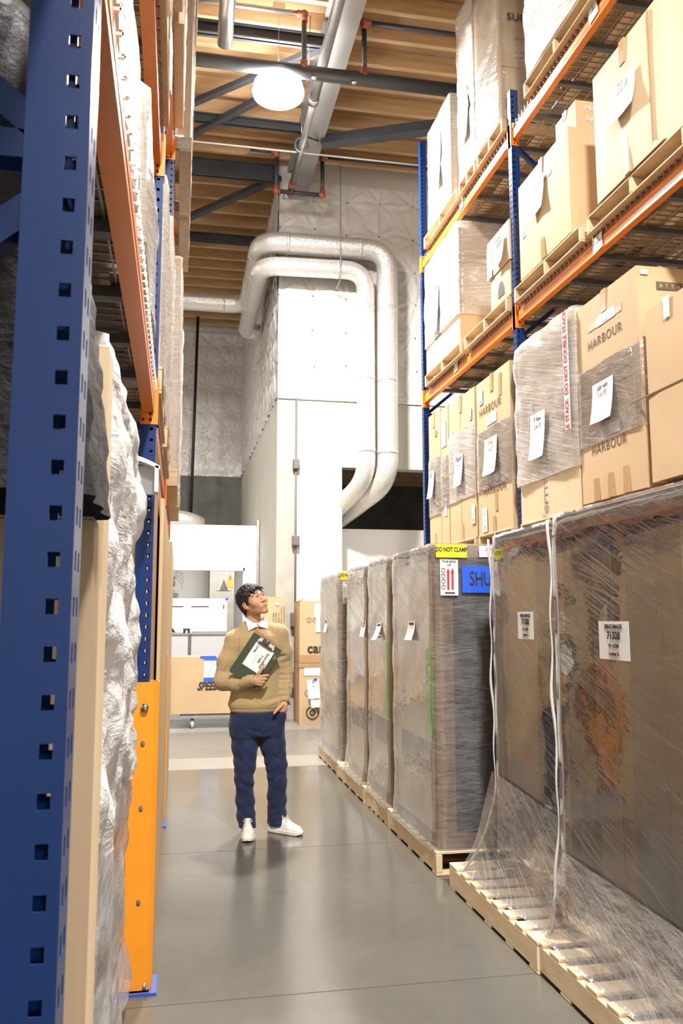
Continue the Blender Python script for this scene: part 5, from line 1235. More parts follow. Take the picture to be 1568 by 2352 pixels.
# head frame: canonical face looks along -y; turned to picture right and up
HS = 1.02; HPSI, HTH, HROLL = math.radians(33), math.radians(20), math.radians(14)
HC = np.array((-0.040, -0.010, 1.613))
_hf = np.array((math.sin(HPSI)*math.cos(HTH), -math.cos(HPSI)*math.cos(HTH), math.sin(HTH)))
_hx = np.array((math.cos(HPSI), math.sin(HPSI), 0.0)); _hu = np.cross(_hx, -_hf)
_cr, _sr = math.cos(HROLL), math.sin(HROLL); _hx, _hu = _cr*_hx + _sr*_hu, -_sr*_hx + _cr*_hu
HR = np.stack([_hx, -_hf, _hu])            # rows: canonical axes in body space
def to_head(p): return ((p-HC)@HR.T)/HS
def from_head(q_): return (np.asarray(q_)*HS)@HR + HC
EY = (0.0315, -0.0755, 0.010)
def head_sdf(p):
    q_ = to_head(p); ax = q_.copy(); ax[:, 0] = np.abs(ax[:, 0])
    d = ell(q_, (0, 0.016, 0.040), (0.076, 0.097, 0.084))
    d = smin(d, ell(q_, (0, -0.030, -0.012), (0.066, 0.064, 0.085)), 0.03)
    d = smin(d, cone(ax, (0.045, 0.005, -0.045), (0.012, -0.070, -0.096), 0.019, 0.014), 0.028)      # jaw
    d = smin(d, ell(q_, (0, -0.074, -0.093), (0.022, 0.015, 0.016)), 0.020)                          # chin
    d = smin(d, ell(ax, (0.045, -0.058, -0.018), (0.024, 0.022, 0.026)), 0.026)                      # cheekbone
    d = smin(d, cone(ax, (0.008, -0.092, 0.030), (0.048, -0.070, 0.028), 0.008, 0.008), 0.014)       # brow
    d = smax(d, -ell(ax, (0.033, -0.106, 0.008), (0.021, 0.020, 0.013)), 0.012)                      # socket
    d = smin(d, cone(q_, (0, -0.090, 0.016), (0, -0.1035, -0.024), 0.0065, 0.0105), 0.010)            # nose
    d = smin(d, ell(ax, (0.0130, -0.097, -0.029), (0.0085, 0.010, 0.0075)), 0.006)                   # wings
    d = smax(d, -ell(ax, (0.0065, -0.101, -0.0385), (0.0035, 0.005, 0.004)), 0.003)                   # nostril
    d = smin(d, ell(q_, (0, -0.080, -0.058), (0.030, 0.015, 0.020)), 0.022)                          # mouth mound
    lipz = -0.0585 - 4.0*ax[:, 0]**2
    d = smin(d, ell(np.stack([q_[:, 0], q_[:, 1], q_[:, 2]-lipz], 1), (0, -0.0930, 0.0040), (0.022, 0.0050, 0.0036)), 0.006)
    d = smin(d, ell(np.stack([q_[:, 0], q_[:, 1], q_[:, 2]-lipz], 1), (0, -0.0930, -0.0050), (0.019, 0.0056, 0.0046)), 0.006)
    d = d + 0.0020*np.exp(-((q_[:, 2]-lipz)/0.0021)**2)*np.exp(-(ax[:, 0]/0.0235)**6)*(q_[:, 1] < -0.07)
    d = smax(d, -ell(q_, (0, -0.109, -0.0765), (0.018, 0.010, 0.006)), 0.010)
    # eyelids over the eyeball with a slit
    lid = np.sqrt(((ax-np.array(EY))**2).sum(1)) - 0.0145
    d = smin(d, lid, 0.005)
    slit = ell(ax, (EY[0]+0.0005, EY[1]-0.012, EY[2]+0.0005), (0.0135, 0.014, 0.0040)); d = smax(d, -slit, 0.0015)
    # ear
    e = ell(ax, (0.079, 0.014, -0.004), (0.009, 0.018, 0.031)); e = smin(e, ell(ax, (0.074, 0.004, -0.028), (0.009, 0.010, 0.011)), 0.008)
    e = smax(e, -ell(ax, (0.088, 0.012, 0.0), (0.007, 0.010, 0.018)), 0.004); d = smin(d, e, 0.006)
    return d*HS
HANDR = [  # his right hand, thumb up on the sheet, fingers round the board edge
    [(-0.030, -0.196, 1.092, .0125), (-0.010, -0.207, 1.126, .0108), (0.008, -0.208, 1.152, .0092), (0.024, -0.203, 1.176, .0075)],
    [(-0.004, -0.200, 1.096, .0115), (0.026, -0.212, 1.101, .0098), (0.048, -0.205, 1.104, .0086), (0.056, -0.184, 1.102, .0074)],
    [(-0.002, -0.202, 1.077, .0115), (0.026, -0.214, 1.079, .0098), (0.040, -0.198, 1.078, .0086), (0.036, -0.180, 1.077, .0074)],
    [(-0.006, -0.200, 1.058, .0110), (0.020, -0.210, 1.058, .0094), (0.032, -0.194, 1.056, .0082), (0.026, -0.178, 1.056, .0070)],
    [(-0.014, -0.194, 1.042, .0100), (0.008, -0.202, 1.039, .0084), (0.018, -0.188, 1.037, .0074), (0.012, -0.176, 1.037, .0064)]]
HANDL = [  # his left hand, fingers in the pocket, thumb outside
    [(0.160, -0.098, 0.888, .0135), (0.138, -0.122, 0.872, .0115), (0.118, -0.133, 0.855, .0100), (0.103, -0.136, 0.838, .0085)],
    [(0.152, -0.090, 0.850, .0110), (0.146, -0.074, 0.818, .0095), (0.142, -0.055, 0.790, .0080)],
    [(0.165, -0.086, 0.848, .0110), (0.160, -0.076, 0.812, .0095), (0.158, -0.060, 0.782, .0080)],
    [(0.180, -0.078, 0.848, .0105), (0.176, -0.078, 0.812, .0092), (0.173, -0.066, 0.785, .0078)],
    [(0.192, -0.066, 0.852, .0100), (0.190, -0.064, 0.822, .0085), (0.188, -0.056, 0.800, .0070)]]
def body_sdf(p):
    z = p[:, 2]; out = np.full(len(p), 1.0)
    m = z > 1.40
    if m.any():
        q_ = p[m]; d = head_sdf(q_)
        d = smin(d, cone(q_, (-0.030, 0.022, 1.38), (-0.040, 0.018, 1.545), 0.058, 0.053), 0.02)
        d = smin(d, cone(q_, (0.0, -0.012, 1.47), (-0.006, -0.035, 1.50), 0.016, 0.012), 0.018)      # throat
        out[m] = d
    d = loft(p, [(0.80, -0.02, .155, .01, .095), (1.0, -0.02, .145, .01, .09), (1.2, -0.025, .16, .01, .10), (1.33, -0.025, .16, .015, .09), (1.40, -0.03, .10, .02, .07), (1.44, -0.03, .05, .02, .05)])
    d = smin(d, chain(p, [(-0.168, 0.01, 1.335, .042), (-0.252, -0.03, 1.055, .040), (-0.075, -0.178, 1.070, .026)], 0.02), 0.02)
    d = smin(d, chain(p, [(0.165, 0.01, 1.38, .043), (0.205, 0.045, 1.115, .038), (0.188, -0.05, 0.925, .027)], 0.02), 0.02)
    # right hand
    hr = smin(cone(p, (-0.075, -0.178, 1.070), (-0.045, -0.188, 1.072), .026, .024), ell(p, (-0.022, -0.196, 1.070), (.036, .016, .037)), 0.012)
    for f in HANDR: hr = smin(hr, chain(p, f, 0.004), 0.007)
    d = smin(d, hr, 0.006)
    hl = smin(cone(p, (0.188, -0.05, 0.925), (0.180, -0.068, 0.895), .026, .025), ell(p, (0.172, -0.080, 0.872), (.033, .018, .036)), 0.014)
    for f in HANDL: hl = smin(hl, chain(p, f, 0.004), 0.007)
    d = smin(d, hl, 0.006)
    lo_ = z < 0.95
    if lo_.any():
        q_ = p[lo_]; e = loft(q_, [(0.70, -0.005, .12, .01, .075), (0.75, -0.01, .13, .01, .085), (0.88, -0.02, .13, .01, .085)])
        e = smin(e, chain(q_, [(-0.085, 0.0, 0.72, .060), (-0.09, -0.02, 0.42, .050), (-0.066, 0.01, 0.10, .036), (-0.066, 0.0, 0.06, .034)], 0.02), 0.02)
        e = smin(e, chain(q_, [(0.085, 0.0, 0.72, .060), (0.142, -0.01, 0.42, .050), (0.148, 0.03, 0.10, .036), (0.150, 0.02, 0.06, .034)], 0.02), 0.02)
        d[lo_] = smin(d[lo_], e, 0.02)
    return smin(out, d, 0.012)
def skin_col(V):
    q_ = to_head(V); base = np.array((0.55, 0.315, 0.19)); C = np.tile(base, (len(V), 1)); on_h = V[:, 2] > 1.45
    lipz = q_[:, 2] + 0.0585 + 4.0*q_[:, 0]**2
    seam = np.exp(-(lipz/0.0016)**2)*np.exp(-(np.abs(q_[:, 0])/0.022)**6)*(q_[:, 1] < -0.075)*on_h; lip = np.exp(-(np.abs(q_[:, 0])/0.021)**6) * np.exp(-((lipz)/0.0085)**4) * (q_[:, 1] < -0.080) * on_h
    C = C*(1-0.6*lip[:, None]) + np.array((0.47, 0.20, 0.15))*0.6*lip[:, None]
    C *= (1-0.45*seam[:, None])  # shade in the crease between the lips, put into the skin colour
    ax = np.abs(q_[:, 0]); cheek = np.exp(-((ax-0.042)**2 + (q_[:, 2]+0.022)**2)/0.018**2)*on_h*(q_[:, 1] < -0.03)
    C = C*(1-0.25*cheek[:, None]) + np.array((0.62, 0.28, 0.18))*0.25*cheek[:, None]
    jaw = np.exp(-((q_[:, 2]+0.085)/0.022)**2)*on_h*(q_[:, 1] < -0.03)
    C = C*(1 - 0.12*jaw[:, None])
    lid = np.exp(-(((ax-EY[0])/0.0165)**2 + ((q_[:, 2]-EY[2]-0.0045)/0.0022)**2)**2)*on_h*(q_[:, 1] < -0.06); C *= (1-0.75*lid[:, None])
    return C
def attr_mat(name, rough, sss=0.0, bump=0, bscale=200, sheen=0):
    m, t, out = nt(name); p = N(t, 'ShaderNodeBsdfPrincipled'); t.links.new(p.outputs[0], out.inputs[0]); a = N(t, 'ShaderNodeAttribute'); a.attribute_name = 'tint'
    t.links.new(a.outputs['Color'], p.inputs['Base Color']); p.inputs['Roughness'].default_value = rough
    if sss: p.inputs['Subsurface Weight'].default_value = sss; p.inputs['Subsurface Radius'].default_value = (0.010, 0.004, 0.002); p.inputs['Subsurface Scale'].default_value = 0.6
    if bump: t.links.new(bump_n(t, noise_tex(t, mapping(t), bscale, 3), bump, 0.001), p.inputs['Normal'])
    return m
M['skin'] = attr_mat('skin', 0.58, 0.12, 0.1, 350)
M['sweater'] = mat('camel_wool_knit', (0.475, 0.36, 0.19), 0.9, var=(0.35, 0.26, 0.13), vscale=110, bump=0.55, bscale=230, bdist=0.003, spec=0.15, sheen=0.35)
M['denim'] = mat('dark_blue_denim', (0.018, 0.030, 0.090), 0.8, var=(0.010, 0.016, 0.048), vscale=16, vstretch=(1, 1, 1), bump=0.25, bscale=420, bdist=0.001, spec=0.25, sheen=0.15)
M['denim_seam'] = mat('denim_stitching', (0.085, 0.09, 0.15), 0.8)
M['shirt'] = mat('white_cotton', (0.84, 0.83, 0.84), 0.8, sheen=0.2)
M['hair'] = mat('black_hair', (0.009, 0.008, 0.008), 0.5, bump=0.5, bscale=70, bstretch=(3, 3, 1), spec=0.6)
M['eye_white'] = mat('eye_white', (0.68, 0.64, 0.60), 0.2); M['iris'] = mat('dark_iris', (0.018, 0.010, 0.007), 0.12)
M['shoe'] = mat('white_shoe_leather', (0.84, 0.82, 0.77), 0.5, var=(0.78, 0.75, 0.69), vscale=14); M['sole'] = mat('off_white_sole', (0.80, 0.77, 0.69), 0.6); M['lace'] = mat('white_lace', (0.74, 0.71, 0.64), 0.85)

man = thing('person', 'man in tan sweater and jeans holding a clipboard, looking up to the right', 'person', (0.57, 6.10, 0.0))
zs = np.concatenate([np.arange(0.03, 0.80, 0.010), np.arange(0.80, 1.44, 0.0034), np.arange(1.44, 1.76, 0.0026)])
net_obj('body', body_sdf, (-0.31, -0.235, 0.03), (0.26, 0.135, 1.74), 0.0030, M['skin'], man, zs, skin_col)

def vnoise(p, f, seed=0):
    q_ = p*f + seed; return (np.sin(q_[:, 0]*1.7 + 1.3*np.sin(q_[:, 1]*1.1 + seed)) * np.sin(q_[:, 2]*1.9 + 1.7*np.sin(q_[:, 0]*0.9)) + 0.5*np.sin(q_[:, 1]*3.1 + q_[:, 2]*2.3))*0.66
def fold(p, a, b, w, amp, k=0.0):
    # ridge (amp<0 swells) along segment a-b, gaussian of width w
    a, b = np.array(a, float), np.array(b, float); pa = p-a; ba = b-a; t = np.clip((pa@ba)/(ba@ba), 0, 1)
    d2 = ((pa - t[:, None]*ba)**2).sum(1); return amp*np.exp(-d2/(w*w))*np.sin(PI*np.clip(t, 0.08, 1)**0.7)
SW_R = [(-0.174, 0.008, 1.338, .066), (-0.222, -0.005, 1.20, .066), (-0.252, -0.030, 1.058, .061), (-0.17, -0.105, 1.045, .054), (-0.052, -0.187, 1.072, .038)]
SW_L = [(0.150, 0.008, 1.385, .064), (0.188, 0.022, 1.26, .060), (0.203, 0.038, 1.12, .052), (0.200, -0.005, 1.01, .045), (0.188, -0.055, 0.925, .038)]
def along(p, pts):
    best = np.full(len(p), 9.0); s = np.zeros(len(p)); L0 = 0
    for i in range(len(pts)-1):
        a, b = np.array(pts[i][:3]), np.array(pts[i+1][:3]); ba = b-a; L = np.linalg.norm(ba); t = np.clip(((p-a)@ba)/(ba@ba), 0, 1)
        d = np.sqrt((((p-a) - t[:, None]*ba)**2).sum(1)); u = d < best; best[u] = d[u]; s[u] = L0 + t[u]*L; L0 += L
    return best, s
def sweater_sdf(p):
    T = loft(p, [(0.832, -0.018, .165, .005, .112), (0.85, -0.018, .186, .003, .124), (0.90, -0.018, .190, .002, .130), (0.95, -0.015, .180, .005, .124), (1.05, -0.015, .168, .008, .118), (1.18, -0.02, .172, .008, .122),
                 (1.30, -0.022, .182, .008, .122), (1.37, -0.020, .165, .012, .106), (1.41, -0.024, .125, .016, .090), (1.445, -0.030, .098, .02, .080), (1.475, -0.034, .072, .025, .066)])
    d = smin(T, chain(p, SW_R, 0.03), 0.035); d = smin(d, chain(p, SW_L, 0.03), 0.035)
    sh = smin(cone(p, (-0.055, 0.02, 1.432), (-0.172, 0.008, 1.352), .038, .055), cone(p, (0.01, 0.02, 1.445), (0.155, 0.008, 1.398), .040, .054), 0.02); d = smin(d, sh, 0.03)
    # folds
    bR, sR = along(p, SW_R); bL, sL = along(p, SW_L)
    mR = np.exp(-((bR-0.05)/0.03)**2); mL = np.exp(-((bL-0.045)/0.03)**2)
    ang = p[:, 0]*20 + p[:, 1]*26
    mod = 0.55 + 0.75*vnoise(p, 21, 3)
    d += -0.0026*mR*mod*np.sin(sR*150 + ang*1.2 + 2*vnoise(p, 12))*(0.15 + 0.85*np.clip((sR-0.42)/0.1, 0, 1))
    d += -0.0036*mL*mod*np.sin(sL*165 + ang*0.9 + 1.5*vnoise(p, 12))*(0.10 + 0.90*np.clip((sL-0.22)/0.12, 0, 1))
    d += fold(p, (-0.30, -0.03, 1.13), (-0.19, -0.12, 1.12), 0.012, 0.009) + fold(p, (-0.30, -0.03, 1.165), (-0.20, -0.08, 1.15), 0.011, 0.006) + fold(p, (-0.16, -0.16, 1.00), (-0.13, -0.17, 1.10), 0.010, 0.006)
    d += fold(p, (0.12, -0.05, 1.21), (0.235, -0.01, 1.25), 0.012, 0.012) + fold(p, (0.13, -0.06, 1.16), (0.24, -0.01, 1.20), 0.012, 0.009)
    d += fold(p, (-0.17, -0.09, 1.25), (-0.12, -0.12, 1.10), 0.014, 0.008)
    # belly folds above the hem
    d += fold(p, (-0.20, -0.04, 0.925), (0.02, -0.135, 0.905), 0.013, 0.010) + fold(p, (0.17, -0.08, 0.955), (0.0, -0.13, 0.915), 0.012, 0.009) + fold(p, (-0.19, -0.06, 0.965), (-0.05, -0.12, 0.985), 0.014, -0.006)
    d += fold(p, (0.16, -0.09, 0.93), (0.04, -0.13, 0.885), 0.010, -0.006)
    d += 0.0028*vnoise(p, 17)*np.clip((1.42-p[:, 2])/0.1, 0, 1)
    hem = np.clip((0.872-p[:, 2])/0.004, 0, 1)*(np.abs(p[:, 0]+0.02) < 0.22)*(bL > 0.06); d += 0.0035*hem
    # armpit grooves
    d += fold(p, (-0.148, -0.075, 1.34), (-0.165, -0.095, 1.12), 0.010, 0.010) + fold(p, (0.135, -0.075, 1.34), (0.150, -0.07, 1.0), 0.010, 0.012)
    # neck hole, waist hole and cuffs
    d = smax(d, -cone(p, (-0.034, 0.02, 1.425), (-0.038, 0.0, 1.60), 0.060, 0.066), 0.006)
    d = smax(d, -cone(p, (-0.052, -0.190, 1.072), (0.03, -0.215, 1.075), 0.029, 0.05), 0.004)
    d = smax(d, -cone(p, (0.187, -0.056, 0.912), (0.18, -0.08, 0.86), 0.029, 0.040), 0.004)
    return d
net_obj('sweater', sweater_sdf, (-0.34, -0.25, 0.80), (0.29, 0.17, 1.51), 0.0046, M['sweater'], man)
nk = [(-0.034 + 0.061*math.sin(a), 0.008 - 0.066*math.cos(a), 1.452 - 0.020*math.cos(a)) for a in [2*PI*k/28 for k in range(29)]]
part('ribbed_neckline', MB().tube(nk, 0.0075, 8, False), M['sweater'], man)
# jeans
JR = [(-0.095, 0.004, 0.74, .100), (-0.088, -0.004, 0.60, .090), (-0.086, -0.014, 0.48, .076), (-0.092, -0.020, 0.385, .063), (-0.080, 0.004, 0.24, .064), (-0.072, 0.012, 0.13, .062), (-0.062, 0.004, 0.060, .061)]
JL = [(0.092, 0.004, 0.74, .098), (0.112, 0.0, 0.60, .088), (0.136, -0.008, 0.47, .075), (0.143, -0.014, 0.365, .065), (0.145, 0.016, 0.24, .066), (0.147, 0.032, 0.13, .064), (0.152, 0.022, 0.060, .062)]
def jeans_sdf(p):
    d = loft(p, [(0.60, 0.0, .17, .008, .085), (0.66, -0.003, .186, .008, .110), (0.75, -0.006, .192, .006, .120), (0.82, -0.012, .182, .006, .118), (0.865, -0.015, .172, .006, .108)])
    d = smax(d, 0.672-p[:, 2], 0.01); d = smin(d, chain(p, JR, 0.02), 0.022); d = smin(d, chain(p, JL, 0.02), 0.022)
    d = smin(d, ell(p, (0.158, -0.062, 0.812), (.040, .040, .055)), 0.03)       # pocket swelling over the fingers
    for (pts, sx) in ((JR, -1), (JL, 1)):
        b, s = along(p, pts); mk = np.exp(-((b-0.066)/0.03)**2); side = (np.sign(p[:, 0]-0.03) == sx)
        low = np.clip((s-0.56)/0.08, 0, 1); knee = np.exp(-((s-0.36)/0.07)**2); mod = 0.5 + 0.8*vnoise(p, 19, 5)
        d += -0.0042*mk*side*low*mod*np.sin(s*105 + p[:, 0]*75*sx + 2*np.sin(p[:, 1]*30)) - 0.0052*mk*side*knee*mod*np.sin(s*95 + p[:, 0]*60*sx + 1.5*vnoise(p, 9))
        d += -0.0030*mk*side*np.sin(s*58 + p[:, 0]*62*sx + 2 + 2*vnoise(p, 8))*(1-low)
    for a, b in (((0.03, -0.11, 0.70), (-0.12, -0.115, 0.745)), ((0.03, -0.11, 0.69), (0.15, -0.105, 0.74)), ((0.02, -0.105, 0.66), (0.14, -0.10, 0.66)), ((0.02, -0.10, 0.655), (-0.10, -0.105, 0.69)), ((0.05, -0.1, 0.56), (0.19, -0.07, 0.50))):
        d += fold(p, a, b, 0.010, 0.0075)
    d += fold(p, (0.025, -0.12, 0.86), (0.022, -0.12, 0.66), 0.004, 0.004)
    d = smax(d, 0.045-p[:, 2]+0.0*p[:, 0], 0.004)
    d = smax(d, p[:, 2]-0.862, 0.004)
    d = smax(d, -cone(p, (0.150, -0.118, 0.880), (0.195, -0.088, 0.874), 0.020, 0.020), 0.006)   # pocket mouth
    return d
net_obj('jeans', jeans_sdf, (-0.215, -0.155, 0.02), (0.235, 0.155, 0.885), 0.0046, M['denim'], man)
def on_surface(fn, x, z, y0=-0.30, y1=0.1, off=0.0):
    ys = np.linspace(y0, y1, 200); P = np.stack([np.full(200, x), ys, np.full(200, z)], 1); d = fn(P); i = np.argmax(d < 0)
    return (x, ys[i]-off, z)
part('fly_stitching', MB().tube([on_surface(jeans_sdf, 0.030, z, off=-0.0005) for z in np.linspace(0.835, 0.70, 12)], 0.0013, 5), M['denim_seam'], man)
part('pocket_stitching', MB().tube([on_surface(jeans_sdf, x, 0.83 - 0.045*math.sin(min(1, (x+0.19)/0.09)*PI/2)+0.0, off=-0.0005) for x in np.linspace(-0.185, -0.095, 12)], 0.0013, 5), M['denim_seam'], man)
for (pts, lab) in ((JR, 0), (JL, 1)):
    c, r = pts[-1][:3], pts[-1][3]; part('hem_stitching', MB().tube([on_surface(jeans_sdf, c[0] + x, 0.068, off=-0.0006) for x in np.linspace(-r*0.8, r*0.8, 12)], 0.0012, 5), M['denim_seam'], man)
# shirt collar
cb_ = MB(); 
def flap(top_in, top_out, tip, bot_in, side):
    P = [Vector(q_) for q_ in (top_in, top_out, tip, bot_in)]; n = (P[1]-P[0]).cross(P[3]-P[0]); n.normalize()
    if n.y > 0: n = -n
    mb = MB(); k = 6; g = []
    for j in range(k+1):
        for i in range(k+1):
            u, v = i/k, j/k; a = P[0].lerp(P[1], u); b = P[3].lerp(P[2], u); q_ = a.lerp(b, v) + n*(0.007*math.sin(PI*v*0.9)); g.append(q_)
    mb.v = [tuple(q_) for q_ in g] + [tuple(q_ - n*0.002) for q_ in g]; L = (k+1)**2
    for j in range(k):
        for i in range(k):
            a = j*(k+1)+i; mb.f.append((a, a+1, a+k+2, a+k+1)); mb.f.append((L+a, L+a+k+1, L+a+k+2, L+a+1))
    part('shirt_collar', mb, M['shirt'], man, smooth=True)
def surf(fn, x, z, off): return on_surface(fn, x, z, -0.3, 0.15, off)
flap((-0.016, -0.074, 1.447), (-0.108, -0.005, 1.512), surf(sweater_sdf, -0.078, 1.407, 0.008), (-0.022, -0.088, 1.437), -1)
flap((-0.012, -0.074, 1.447), (0.040, -0.012, 1.522), surf(sweater_sdf, 0.066, 1.421, 0.008), (0.000, -0.088, 1.437), 1)
bd = [(-0.036 + 0.060*math.sin(a), 0.008 - 0.068*math.cos(a)) for a in [2*PI*k/28 for k in range(29)]]
mb = MB()
for k, (x, y_) in enumerate(bd):
    zc = 1.462 - 0.026*math.cos(2*PI*k/28); mb.v += [(x*1.0, y_, zc-0.018), (x*0.99-0.0003, y_*0.97, zc+0.028)]
mb.f = [(2*k, 2*k+2, 2*k+3, 2*k+1) for k in range(28)]; part('shirt_collar_band', mb, M['shirt'], man, smooth=True)
part('shirt_button', MB().tube([(-0.014, -0.087, 1.438), (-0.014, -0.090, 1.4375)], 0.005, 8), M['shirt'], man)
# eyes
for s_ in (-1, 1):
    c = from_head((s_*EY[0], EY[1]+0.0008, EY[2])); e = part('eyeball', MB().sphere(c, 0.0125*HS, 14, 10), M['eye_white'], man)
    g = np.array((0.22, -0.93, 0.34)); g = g/np.linalg.norm(g); ic = from_head(np.array((s_*EY[0], EY[1]+0.0008, EY[2])) + g*0.0096); dv = g@HR
    part('iris', MB().tube([Vector(ic), Vector(ic + dv*0.0035)], [0.0074, 0.0050], 14), M['iris'], e)
    # brows
    bm = MB()
    for k in range(26):
        u = k/25; x = s_*(0.012 + 0.040*u); z = 0.0335 + 0.007*math.sin(PI*min(1, u*1.05)) - 0.002*u + 0.001*math.sin(k*2.1)
        ys_ = np.linspace(-0.13, -0.02, 160); P = np.array([from_head((x, yy, z)) for yy in ys_]); i = np.argmax(head_sdf(P) < 0); b0 = P[i]
        t_ = (np.array((s_*0.85, 0, 0.45 - 0.75*u)))@HR; bm.tube([Vector(b0), Vector(b0 + t_*0.007 + (np.array((0, -0.0015, 0)))@HR), Vector(b0 + t_*0.0115)], [0.0010, 0.0009, 0.0003], 4)
    part('eyebrow', bm, M['hair'], man)
# hair: a cap plus tufts
def hair_line(y_): return np.interp(y_, [-0.12, -0.085, -0.062, -0.045, -0.032, -0.018, -0.005, 0.006, 0.030, 0.045, 0.07, 0.12], [0.085, 0.075, 0.052, 0.035, 0.006, -0.026, -0.022, 0.020, 0.024, -0.035, -0.075, -0.088])
def hair_sdf(p):
    q_ = to_head(p); r_ = 0.0030*np.sin(q_[:, 0]*160 + 3*np.sin(q_[:, 2]*60))*np.sin(q_[:, 1]*130 + q_[:, 2]*80) + 0.0035*vnoise(q_, 75)
    d = ell(q_, (0, 0.020, 0.046), (0.090, 0.108, 0.096)); d = smin(d, ell(q_, (0, 0.055, -0.015), (0.070, 0.062, 0.072)), 0.02); d += r_
    cut = (hair_line(q_[:, 1]) - q_[:, 2])*0.6; d = smax(d, cut, 0.006)
    return d*HS
net_obj('hair', hair_sdf, (-0.21, -0.14, 1.44), (0.12, 0.17, 1.76), 0.0032, M['hair'], man)
tm = MB(); r = rnd_seeded(5)
def tuft(q0, d1, d2, L, w):
    q0, d1, d2 = np.array(q0), np.array(d1), np.array(d2); pts = []
    for k in range(5):
        u = k/4; pts.append(Vector(from_head(q0 + (d1*u + (d2-d1)*0.5*u*u)*L)))
    tm.tube(pts, [w, w*0.95, w*0.75, w*0.45, w*0.08], 5)
for k in range(900):
    a = r.uniform(0, 2*PI); b = math.acos(r.uniform(-0.55, 1.0)); n_ = np.array((math.sin(b)*math.cos(a), math.sin(b)*math.sin(a), math.cos(b)))
    q0 = np.array((0, 0.020, 0.046)) + n_*np.array((0.086, 0.104, 0.092))
    if q0[2] < hair_line(q0[1]) + 0.004: continue
    crown = np.array((-0.01, 0.075, 0.125)); fl_ = q0-crown; fl_ = fl_ - n_*(fl_@n_); L_ = np.linalg.norm(fl_) + 1e-6; fl_ /= L_
    fl_ = fl_ + np.array([r.uniform(-.5, .5) for _ in range(3)]); fl_ = fl_ - n_*(fl_@n_)*0.8
    tuft(q0 - n_*0.006, fl_*0.75 + n_*(0.45 + 0.3*r.random()), fl_*1.0 - n_*0.25, r.uniform(0.022, 0.042), r.uniform(0.0018, 0.0036))
for k in range(70):      # fringe swept over the brow
    u = r.random(); x = -0.058 + 0.112*u; q0 = np.array((x, -0.066 - 0.018*(1-(x/0.07)**2) + 0.004, 0.088 - 0.020*abs(x/0.06)**2 + r.uniform(-.006, .006)))
    tuft(q0, (0.25 + r.uniform(-.25, .25), -0.75, 0.05), (0.35 + r.uniform(-.2, .2), 0.0, -1.35), r.uniform(0.022, 0.040) if x > -0.03 else r.uniform(0.034, 0.052), r.uniform(0.0022, 0.0038))
for k in range(40):      # nape and sideburn strands
    s_ = -1 if k % 3 else 1; yy = r.uniform(0.035, 0.09); q0 = np.array((s_*(0.066 - 0.3*(yy-0.035)), yy, hair_line(yy) + 0.01))
    tuft(q0, (s_*0.2, 0.35, -0.6), (0, 0.1, -1.0), r.uniform(0.016, 0.028), 0.0032)
for k in range(14):
    s_ = -1 if k % 2 else 1; q0 = np.array((s_*0.071, -0.020 + r.uniform(-.008, .006), 0.005)); tuft(q0, (s_*0.1, -0.1, -0.8), (0, 0, -1), r.uniform(0.018, 0.028), 0.0028)
part('hair_tufts', tm, M['hair'], man, kind='stuff')
# watch on his left wrist
wc = np.array((0.1895, -0.047, 0.9)); ax_ = np.array((-0.012, -0.030, -0.07)); ax_ /= np.linalg.norm(ax_)
e1 = np.cross(ax_, (0, 1, 0)); e1 /= np.linalg.norm(e1); e2 = np.cross(ax_, e1)
ringp = [Vector(wc + 0.030*(e1*math.cos(a) + e2*math.sin(a))) for a in [2*PI*k/20 for k in range(21)]]
M['strap'] = mat('tan_leather_strap', (0.42, 0.22, 0.06), 0.5)
wt = part('watch_strap', MB().tube(ringp, 0.0065, 6, False), M['strap'], man, 'tan leather watch strap')
cc_ = Vector(wc) + Vector((0.034, -0.004, 0.0)); part('watch_case', MB().tube([cc_ - Vector((0.005, 0, 0)), cc_ + Vector((0.006, -0.001, 0))], 0.018, 16), M['chrome'], wt)
part('watch_dial', MB().tube([cc_ + Vector((0.006, -0.001, 0)), cc_ + Vector((0.007, -0.001, 0))], 0.014, 16), M['eye_white'], wt)

